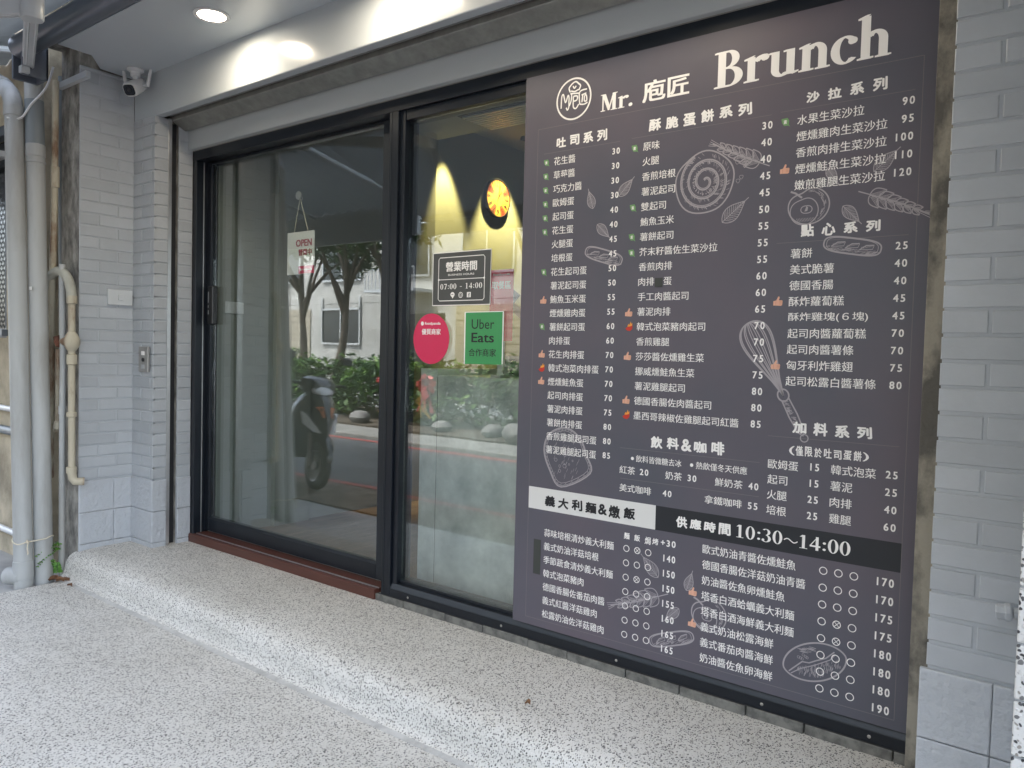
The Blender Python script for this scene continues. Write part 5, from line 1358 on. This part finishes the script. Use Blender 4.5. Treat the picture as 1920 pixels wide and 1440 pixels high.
MB().box(-3.72, -2.9, 2.46, 2.50, 3.02, 3.05).tube([(-3.6, 2.48, 3.05), (-3.6, 2.48, 3.19)], .008, 8).tube([(-3.0, 2.48, 3.05), (-3.0, 2.48, 3.19)], .008, 8).build('track', M['white'], tl)
gv = thing('air_vent', (-3.2, 2.1, 3.0), 'slatted air grille in the shop ceiling near the clock', 'air vent')
vm = MB()
for i in range(9): vm.box(-3.64 + .0 * i, -2.9, 1.58 + .038 * i, 1.60 + .038 * i, 2.975, 2.998)
vm.build('slats', M['white'], gv)
MB().box(-3.66, -2.88, 1.55, 1.93, 2.985, 2.9995).build('shadow_box', M['slot'], gv)
# two yellow wall washers over the clock wall
for (x, y, z, tx, ty, tz, e, an) in ((-4.14, 2.08, 3.15, -4.30, 2.16, 1.5, 44, 46), (-4.02, 2.80, 3.16, -4.30, 2.84, 2.2, 50, 56)):
    t = thing('spotlight', (x, y, 3.19), 'small yellow spotlight washing the bare wall left of the clock' if y < 2.5 else 'small yellow spotlight shining down onto the clock', 'spotlight')
    dd = (Vector((tx, ty, tz)) - Vector((x, y, z))).normalized()
    MB().lathe([(.03, -.09), (.034, -.085), (.034, 0), (.030, 0), (.028, -.02)], (x, y, z), tuple(dd), 18).tube([(x, y, 3.19), (x, y, z + .03)], .006, 8).build('housing', M['black'], t, smooth=True)
    ld = bpy.data.lights.new('lamp', 'SPOT'); ld.energy = e; ld.color = (1.0, .76, .27); ld.spot_size = R(an); ld.spot_blend = .55; ld.shadow_soft_size = .02
    lo = bpy.data.objects.new('lamp', ld); COL.objects.link(lo); lo.location = Vector((x, y, z)) + dd * .005; lo.rotation_euler = (-dd).to_track_quat('Z', 'Y').to_euler(); adopt(lo, t)
# ------------------------------------------------------------------ across the road (seen in the glass)
def leaves(mb, c, rad, n, size, squash=1.0, up=.0, shell=.45):
    c = Vector(c)
    for i in range(n):
        while True:
            p = Vector((random.uniform(-1, 1), random.uniform(-1, 1), random.uniform(-1, 1)))
            if p.length <= 1 and (p.length > shell or random.random() < .25): break
        q = c + Vector((p.x * rad, p.y * rad, p.z * rad * squash))
        a = Vector((random.uniform(-1, 1), random.uniform(-1, 1), random.uniform(-.6, .6))).normalized()
        b = a.cross(Vector((random.uniform(-.5, .5), random.uniform(-.5, .5), 1))).normalized()
        s_ = size * random.uniform(.6, 1.3)
        mb.add([q - a * s_, q + b * s_ * .45, q + a * s_, q - b * s_ * .45], [(0, 1, 2, 3)])
hg = thing('hedge', (-10, -7.3, .06), 'clipped bushy green hedge along the planting bed across the road', 'hedge')
hm = MB()
for x in [(-22 + .55 * i) for i in range(48)]:
    for k in range(8):
        leaves(hm, (x + random.uniform(-.3, .3), -7.0 - random.uniform(0, .9), (.28, .5, .62, .72, .84, .95, 1.0, .4)[k] + random.uniform(-.08, .08)), random.uniform(.28, .40), 110, .08, .8)
hm.build('foliage', M['leaf'], hg)
hs_ = MB()
for x in [(-22 + .45 * i) for i in range(58)]:
    y = -7.4 + random.uniform(-.3, .3); hs_.tube([(x, y, .02), (x + random.uniform(-.1, .1), y, .5), (x + random.uniform(-.2, .2), y + random.uniform(-.2, .2), .95)], [.02, .014, .006], 6)
hs_.build('stems', M['bark'], hg)
for i in range(20):
    x = -19 + i * .95 + random.uniform(-.25, .25); y = -6.42 + random.uniform(-.12, .12); r = random.uniform(.11, .24)
    b_ = MB(); b_.lathe([(0, -.55), (.6, -.5), (.95, -.15), (1, .1), (.8, .4), (.45, .6), (0, .66)], (0, 0, 0), (0, 0, 1), 14)
    k = random.uniform(.75, 1.2); ro = Matrix.Rotation(random.uniform(0, 6), 4, 'Z')
    b_.v = [tuple(ro @ Vector((p[0] * r * 1.3 * (1 + .12 * math.sin(3 * p[1] + i)), p[1] * r * k, p[2] * r * 1.05)) + Vector((x, y, .06 + r * .42))) for p in b_.v]
    o = b_.build('boulder', M['rock'], smooth=True)
    tag(o, 'rounded pale river boulder in the row at the hedge foot', 'boulder', 'boulders along the hedge foot')
def tree(x, y, h, cr, label, seed, lean=0.0):
    random.seed(seed)
    t = thing('street_tree', (x, y, .06), label, 'tree', 'street trees behind the hedge')
    tk = MB(); top = Vector((x + lean, y, h * .55)); fork = Vector((x + lean * .4 + .1, y, h * .3))
    tk.tube(smoothpath([(x, y, 0), (x + .08, y + .05, h * .15), fork, top], 4), [.14 - .008 * i for i in range(13)], 10)
    ends = []
    for i in range(8):
        a = 2 * PI * i / 8 + random.uniform(-.3, .3); r = cr * random.uniform(.45, .95); e = Vector((top.x + r * math.cos(a), top.y + r * math.sin(a), h * random.uniform(.62, 1.0)))
        st_ = fork.lerp(top, random.uniform(.2, 1)); mid = st_.lerp(e, .5) + Vector((0, 0, .25))
        tk.tube(smoothpath([st_, mid, e], 4), [.05 - .005 * j for j in range(9)], 6); ends += [e, mid.lerp(e, .5)]
    tk.build('trunk', M['bark'], t, smooth=True)
    cm = MB()
    for e in ends + [top + Vector((0, 0, h * .3))]: leaves(cm, e, cr * random.uniform(.26, .42), (230 if seed == 12 else 105), .095, .75)
    cm.build('crown', M['tleaf'], t)
tree(-13.3, -8.3, 5.6, 1.5, 'street tree with twin stems in front of the white building', 11, .3)
tree(-14.9, -8.6, 5.4, 1.7, 'dense street tree left of the white building windows', 12, -.2)
tree(-11.6, -8.4, 5.6, 1.4, 'slender street tree with a pale leaning stem', 13, -.4)
tree(-8.2, -8.6, 5.8, 1.6, 'broad street tree behind the hedge opposite the menu board', 14, .2)
tree(-4.4, -8.5, 5.2, 1.7, 'small street tree farthest along the hedge', 15, .1)
tree(-18.5, -8.8, 6.0, 2.0, 'tall street tree farthest left behind the hedge', 16, .1)
random.seed(21)
ob = thing('white_building', (-12, -13, 0), 'white three storey street building with balconies opposite the shop', 'building')
bw = MB().box(-30, 8, -20, -13, -.1, 9.5)
for z in (2.75, 5.6, 8.4): bw.box(-30, 8, -13.25, -12.99, z, z + .22)
bw.build('wall', M['bwall'], ob, bevel=.01)
for i in range(12):
    x = -28.5 + 2.95 * i
    for z0 in ((1.55, 3.5, 6.4) if i % 3 == 0 else (3.5, 6.4)):
        f_ = MB().box(x, x + 1.7, -13.02, -12.97, z0, z0 + (1.4 if z0 > 3 else 1.0)).build('window', M['bglass'], ob)
        MB().box(x - .05, x + 1.75, -12.969, -12.93, z0 - .06, z0).box(x - .05, x + 1.75, -12.969, -12.93, z0 + (1.4 if z0 > 3 else 1.0), z0 + (1.46 if z0 > 3 else 1.06)).box(x - .05, x, -12.969, -12.93, z0, z0 + 1.4).box(x + 1.7, x + 1.75, -12.969, -12.93, z0, z0 + 1.4).box(x + .83, x + .87, -12.969, -12.94, z0, z0 + 1.4).build('window_frame', M['alu'], f_)
    if i % 3 == 2:
        sm = MB()
        for k in range(26): sm.box(x - .2, x + 2.3, -13.0 + .0, -12.955 - .012 * (k % 2), .0 + .1 * k, .1 + .1 * k)
        sm.build('roller_shutter', M['shutter'], ob)
    elif i % 3 == 1:
        MB().box(x - .2, x + 2.3, -13.02, -12.97, .1, 2.4).build('shopfront', M['bglass'], ob)
    if i % 4 == 0:
        b_ = MB().box(x - .2, x + 1.9, -12.99, -12.2, 2.97, 3.05).box(x - .2, x + 1.9, -12.24, -12.2, 3.6, 3.64)
        for k in range(15): b_.box(x - .2 + .148 * k, x - .18 + .148 * k, -12.24, -12.22, 3.05, 3.6)
        b_.build('balcony', M['armw'], ob)
for i, (x, lb) in enumerate(((-9.85, 'red foil bow with gold ribbon tied to the hedge just right of the scooter'), (-8.85, 'red foil bow with gold ribbon hanging low on the middle of the hedge'), (-6.2, 'red foil bow with gold ribbon far along the hedge'))):
    t = thing('ribbon_bow', (x, -6.66, .75), lb, 'bow', 'festive bows on the hedge')
    b_ = MB(); g_ = MB()
    for k in range(14):
        a = 2 * PI * k / 14 + random.uniform(-.2, .2); r = random.uniform(.12, .24); c = Vector((x, -6.6, .78)); u = Vector((math.cos(a), random.uniform(-.2, .6), math.sin(a))); n_ = Vector((-u.z, 0, u.x)) * .045
        p = [c, c + u * r * .5 + Vector((0, .06, .02)), c + u * r, c + u * r * .55 - Vector((0, .04, 0)), c]
        for m_, (q0, q1) in enumerate(zip(p[:-1], p[1:])): b_.add([q0 - n_, q0 + n_, q1 + n_, q1 - n_], [(0, 1, 2, 3)])
    for k in range(5):
        x1 = x + random.uniform(-.2, .25); b_.add([(x - .03, -6.6, .72), (x + .03, -6.6, .72), (x1 + .02, -6.55, .35), (x1 - .02, -6.55, .33)], [(0, 1, 2, 3)])
        g_.tube([(x, -6.58, .74), (x + random.uniform(-.2, .2), -6.53, .5), (x1, -6.5, .25)], .006, 5)
    b_.build('loops', M['ribbonred'], t); g_.build('gold_strand', M['gold'], t)

# scooter parked beside the alley mouth
sc = thing('scooter', (-6.15, -2.2, -.022), 'black scooter with orange stripes parked beside the alley', 'scooter')
TS = Matrix.Translation(Vector((-6.60, -2.16, -.022))) @ Matrix.Rotation(R(13), 4, 'Z') @ Matrix.Rotation(R(7), 4, 'X')
K = mat('scooter black', (.018, .019, .022), .22, var=.1, coat=.6)
def B(mb, name, m, parent=sc, **k): return mb.build(name, m, parent, T=TS, **k)
def wheel(x, nm):
    w_ = B(MB().lathe([(.145, -.035), (.19, -.042), (.225, -.03), (.235, 0), (.225, .03), (.19, .042), (.145, .035)], (x, 0, .235), (0, 1, 0), 28), 'wheel', M['black'], smooth=True)
    B(MB().lathe([(.03, -.05), (.04, -.05), (.04, -.02), (.13, -.03), (.15, -.045), (.15, .045), (.13, .03), (.04, .02), (.04, .05), (.03, .05)], (x, 0, .235), (0, 1, 0), 20), 'rim', M['steel'], w_, smooth=True)
wheel(.62, 'f'); wheel(-.62, 'r')
B(MB().tube([(.62, .085, .235), (.56, .085, .52), (.44, .04, .80)], .022, 10).tube([(.62, -.085, .235), (.56, -.085, .52), (.44, -.04, .80)], .022, 10), 'fork', M['steel'], smooth=True)
B(MB().loft([(.36, 0, .40, .05, .03), (.46, 0, .50, .075, .05), (.62, 0, .52, .08, .045), (.78, 0, .44, .06, .05), (.86, 0, .33, .03, .05)], 14, 2.6), 'front_mudguard', K, smooth=True)
B(MB().loft([(.28, 0, .62, .20, .30), (.38, 0, .66, .21, .30), (.50, 0, .70, .17, .25), (.60, 0, .70, .11, .18), (.70, 0, .64, .05, .09), (.74, 0, .60, .015, .03)], 20, 2.4), 'front_fairing', K, smooth=True)
for sg in (1, -1):
    hl = MB(); v = [(.475, sg * .175, .74), (.55, sg * .152, .72), (.66, sg * .075, .60), (.705, sg * .045, .545), (.64, sg * .10, .555), (.53, sg * .165, .625)]
    n0 = [(p[0] + .02, p[1] + sg * .016, p[2] + .006) for p in v]
    hl.add(v + n0, [(0, 1, 2, 3, 4, 5), (6, 7, 8, 9, 10, 11)] + [(i, (i + 1) % 6, (i + 1) % 6 + 6, i + 6) for i in range(6)])
    B(hl, 'indicator_lamp', flat('clear lamp', (.9, .92, .93), .2))
    B(MB().prism([(.0, 0), (.02, .012), (.17, .125), (.19, .14), (.17, .10), (.05, .0)], 'y', -.004, .004), 'stripe', flat('orange stripe', (.70, .16, .03), .3), bevel=0) if False else None
    st_ = MB(); v = [(.60, sg * .095, .79), (.635, sg * .03, .80), (.70, sg * .028, .70), (.685, sg * .045, .69), (.635, sg * .062, .755)]
    st_.add(v + [(p[0] + .012, p[1] + sg * .006, p[2] + .008) for p in v], [(0, 1, 2, 3, 4), (5, 6, 7, 8, 9)] + [(i, (i + 1) % 5, (i + 1) % 5 + 5, i + 5) for i in range(5)])
    B(st_, 'stripe', flat('orange stripe', (.70, .16, .03), .3))
    B(MB().tube([(.37, sg * .10, 1.0), (.31, sg * .30, 1.03), (.28, sg * .36, 1.02)], .016, 10), 'grip', M['black'], smooth=True)
    mr_ = B(MB().tube([(.35, sg * .20, 1.04), (.35, sg * .26, 1.18), (.34, sg * .30, 1.24)], .008, 8), 'mirror_stem', M['black'])
    B(MB().loft([(-.02, 0, 0, .06, .036), (.0, 0, 0, .07, .042), (.02, 0, 0, .05, .03)], 16, 2.4, Matrix.Translation(Vector((.34, sg * .31, 1.28)))), 'mirror', M['black'], mr_, smooth=True)
cw = B(MB().loft([(.28, 0, 1.0, .16, .07), (.38, 0, 1.0, .19, .10), (.47, 0, .98, .15, .085), (.53, 0, .96, .08, .05)], 18, 2.5), 'handlebar_cowl', K, smooth=True)
B(MB().loft([(.462, 0, .965, .125, .065), (.515, 0, .955, .105, .052), (.55, 0, .945, .05, .03)], 18, 2.3), 'headlight', flat('headlight lens', (.9, .92, .94), .2), smooth=True)
B(MB().box(-.15, .34, -.17, .17, .28, .34), 'footboard', K, bevel=.01)
B(MB().box(.26, .31, -.17, .17, .30, .86), 'leg_shield', K, bevel=.02)
B(MB().loft([(-.95, 0, .62, .06, .05), (-.8, 0, .60, .13, .13), (-.45, 0, .56, .17, .18), (-.2, 0, .50, .17, .17), (-.12, 0, .45, .14, .12)], 18, 2.8), 'rear_body', K, smooth=True)
B(MB().loft([(-.85, 0, .78, .10, .05), (-.6, 0, .79, .14, .06), (-.3, 0, .75, .15, .06), (-.12, 0, .74, .10, .05)], 16, 2.8), 'seat', M['black'], smooth=True)
pl = B(MB().box(.555, .563, -.085, .085, .875, .945), 'number_plate', flat('plate white', (.72, .73, .72), .4), bevel=.004) if False else None
B(MB().lathe([(.05, -.2), (.055, -.18), (.055, .18), (.05, .2)], (-.62, -.14, .30), (1, 0, .12), 14), 'exhaust', M['steel'], smooth=True)
B(MB().tube([(-.05, .12, .28), (.02, .26, .02)], .012, 8), 'kickstand', M['steel'])
# ------------------------------------------------------------------ shop worker behind the counter, mostly hidden by the board
def person(base, label):
    t = thing('person', base, label, 'person')
    V = []; Ed = []; Rd = []
    def vtx(p, r, par=None):
        V.append(Vector(p)); Rd.append(r if isinstance(r, tuple) else (r, r)); i = len(V) - 1
        if par is not None: Ed.append((par, i))
        return i
    bx, by, bz = base
    P = lambda x, y, z: (bx + x, by + y, bz + z)
    pel = vtx(P(0, 0, .93), (.155, .11)); wa = vtx(P(0, 0, 1.10), (.135, .10), pel); ch = vtx(P(0, -.01, 1.28), (.165, .115), wa); up = vtx(P(0, 0, 1.39), (.13, .085), ch)
    nk = vtx(P(0, 0, 1.47), .052, up); jaw = vtx(P(0, -.012, 1.545), (.062, .072), nk); hd = vtx(P(0, -.005, 1.62), (.075, .092), jaw); cr = vtx(P(0, .005, 1.675), (.058, .07), hd)
    ctr = {}
    for sg in (1, -1):
        hp = vtx(P(sg * .09, 0, .86), .095, pel); kn = vtx(P(sg * .10, -.01, .48), .062, hp); an = vtx(P(sg * .10, .01, .09), .042, kn); toe = vtx(P(sg * .11, -.14, .035), (.045, .03), an)
        sh = vtx(P(sg * .185, 0, 1.37), .062, up)
        if sg < 0:
            el = vtx(P(-.37, -.03, 1.20), .046, sh); wr = vtx(P(-.53, -.22, 1.375), .030, el); pm = vtx(P(-.575, -.265, 1.42), (.036, .018), wr)
            d = Vector((-.045, -.045, .045)).normalized()
        else:
            el = vtx(P(.25, .03, 1.09), .046, sh); wr = vtx(P(.20, -.20, 1.04), .030, el); pm = vtx(P(.17, -.26, 1.05), (.036, .018), wr)
            d = Vector((-.03, -.06, .01)).normalized()
        sidev = d.cross(Vector((0, -.5, 1))).normalized(); bend = Vector((.6, -.5, -.2)).normalized()
        c = V[pm]
        for k, (o, L) in enumerate(((.026, .062), (.009, .072), (-.009, .068), (-.026, .052))):
            a = vtx(c + d * .03 + sidev * o, .009, pm); b_ = vtx(V[a] + (d * .8 + bend * .35).normalized() * L * .5, .0085, a); vtx(V[b_] + (d * .3 + bend).normalized() * L * .45, .007, b_)
        a = vtx(c - d * .015 + sidev * .034 + bend * .01, .011, pm); b_ = vtx(V[a] + (d * .7 + sidev * .5 + bend * .5).normalized() * .035, .009, a); vtx(V[b_] + (d * .8 + bend * .6).normalized() * .026, .007, b_)
        ctr[sg] = c.copy()
    me = bpy.data.meshes.new('body'); me.from_pydata([tuple(p) for p in V], Ed, [])
    o = bpy.data.objects.new('body', me); COL.objects.link(o)
    sk = o.modifiers.new('skin', 'SKIN'); sk.use_smooth_shade = True
    for i, r in enumerate(Rd): me.skin_vertices[0].data[i].radius = r
    me.skin_vertices[0].data[0].use_root = True
    o.modifiers.new('sub', 'SUBSURF').levels = 2
    bpy.context.view_layer.update()
    dg = bpy.context.evaluated_depsgraph_get(); m2 = bpy.data.meshes.new_from_object(o.evaluated_get(dg)); o.modifiers.clear(); o.data = m2
    for q in (mat('skin', (.55, .34, .24), .5, var=.06), mat('dark shirt', (.05, .055, .07), .8), mat('trousers', (.03, .03, .035), .85)): m2.materials.append(q)
    wrist = {-1: P(-.53, -.22, 1.375), 1: P(.20, -.20, 1.04)}
    for p in m2.polygons:
        c = p.center; z = c.z - bz; x = c.x - bx; k = 1
        if z < .92 and abs(x) < .22 and c.y - by > -.18: k = 2
        if z > 1.45 and abs(x) < .13: k = 0
        for sg in (1, -1):
            e_ = P(-.40, -.06, 1.23) if sg < 0 else P(.24, -.02, 1.08)
            if (c - ctr[sg]).length < .15 or (c - Vector(wrist[sg])).length < .12: k = 0
        p.material_index = k; p.use_smooth = True
    adopt(o, t)
    hm_ = MB(); n = 18
    hm_.lathe([(.088, -.05), (.095, -.01), (.092, .035), (.07, .075), (.035, .095), (0, .10)], P(0, .012, 1.625), (0, .12, 1), n)
    hm_.build('hair', M['black'], o, smooth=True)
    fa = MB(); fa.lathe([(.012, 0), (.011, .012), (.006, .022), (0, .024)], P(0, -.088, 1.585), (0, -1, -.3), 10); fa.build('nose', m2.materials[0], o, smooth=True)
    ey = MB()
    for sg in (1, -1): ey.lathe([(0, 0), (.008, .003), (.010, .008), (.006, .012), (0, .013)], P(sg * .03, -.086, 1.615), (0, -1, 0), 10)
    ey.build('eyes', M['glassblack'], o, smooth=True)
    mo = MB().box(bx - .022, bx + .022, by - .088, by - .080, bz + 1.545, bz + 1.553); mo.build('mouth', mat('lips', (.40, .16, .13), .5), o, bevel=.003)
    for sg in (1, -1): MB().loft([(-.012, 0, 0, .010, .026), (.0, 0, 0, .016, .032), (.01, 0, 0, .008, .02)], 12, 2.2, Matrix.Translation(Vector(P(sg * .078, .005, 1.60)))).build('ear', m2.materials[0], o, smooth=True)
    return t, ctr[-1]
pt, pc = person((-1.93, 1.00, .17), 'shop worker in a dark shirt behind the counter raising a phone beside the board edge')
tag(MB().box(-.036, .036, -.004, .004, -.07, .07, Matrix.Translation(pc + Vector((.012, -.055, .022))) @ Matrix.Rotation(R(35), 4, 'Y') @ Matrix.Rotation(R(-20), 4, 'X')).build('phone', M['black'], bevel=.003), 'dark mobile phone in the raised hand of the worker behind the counter', 'phone')
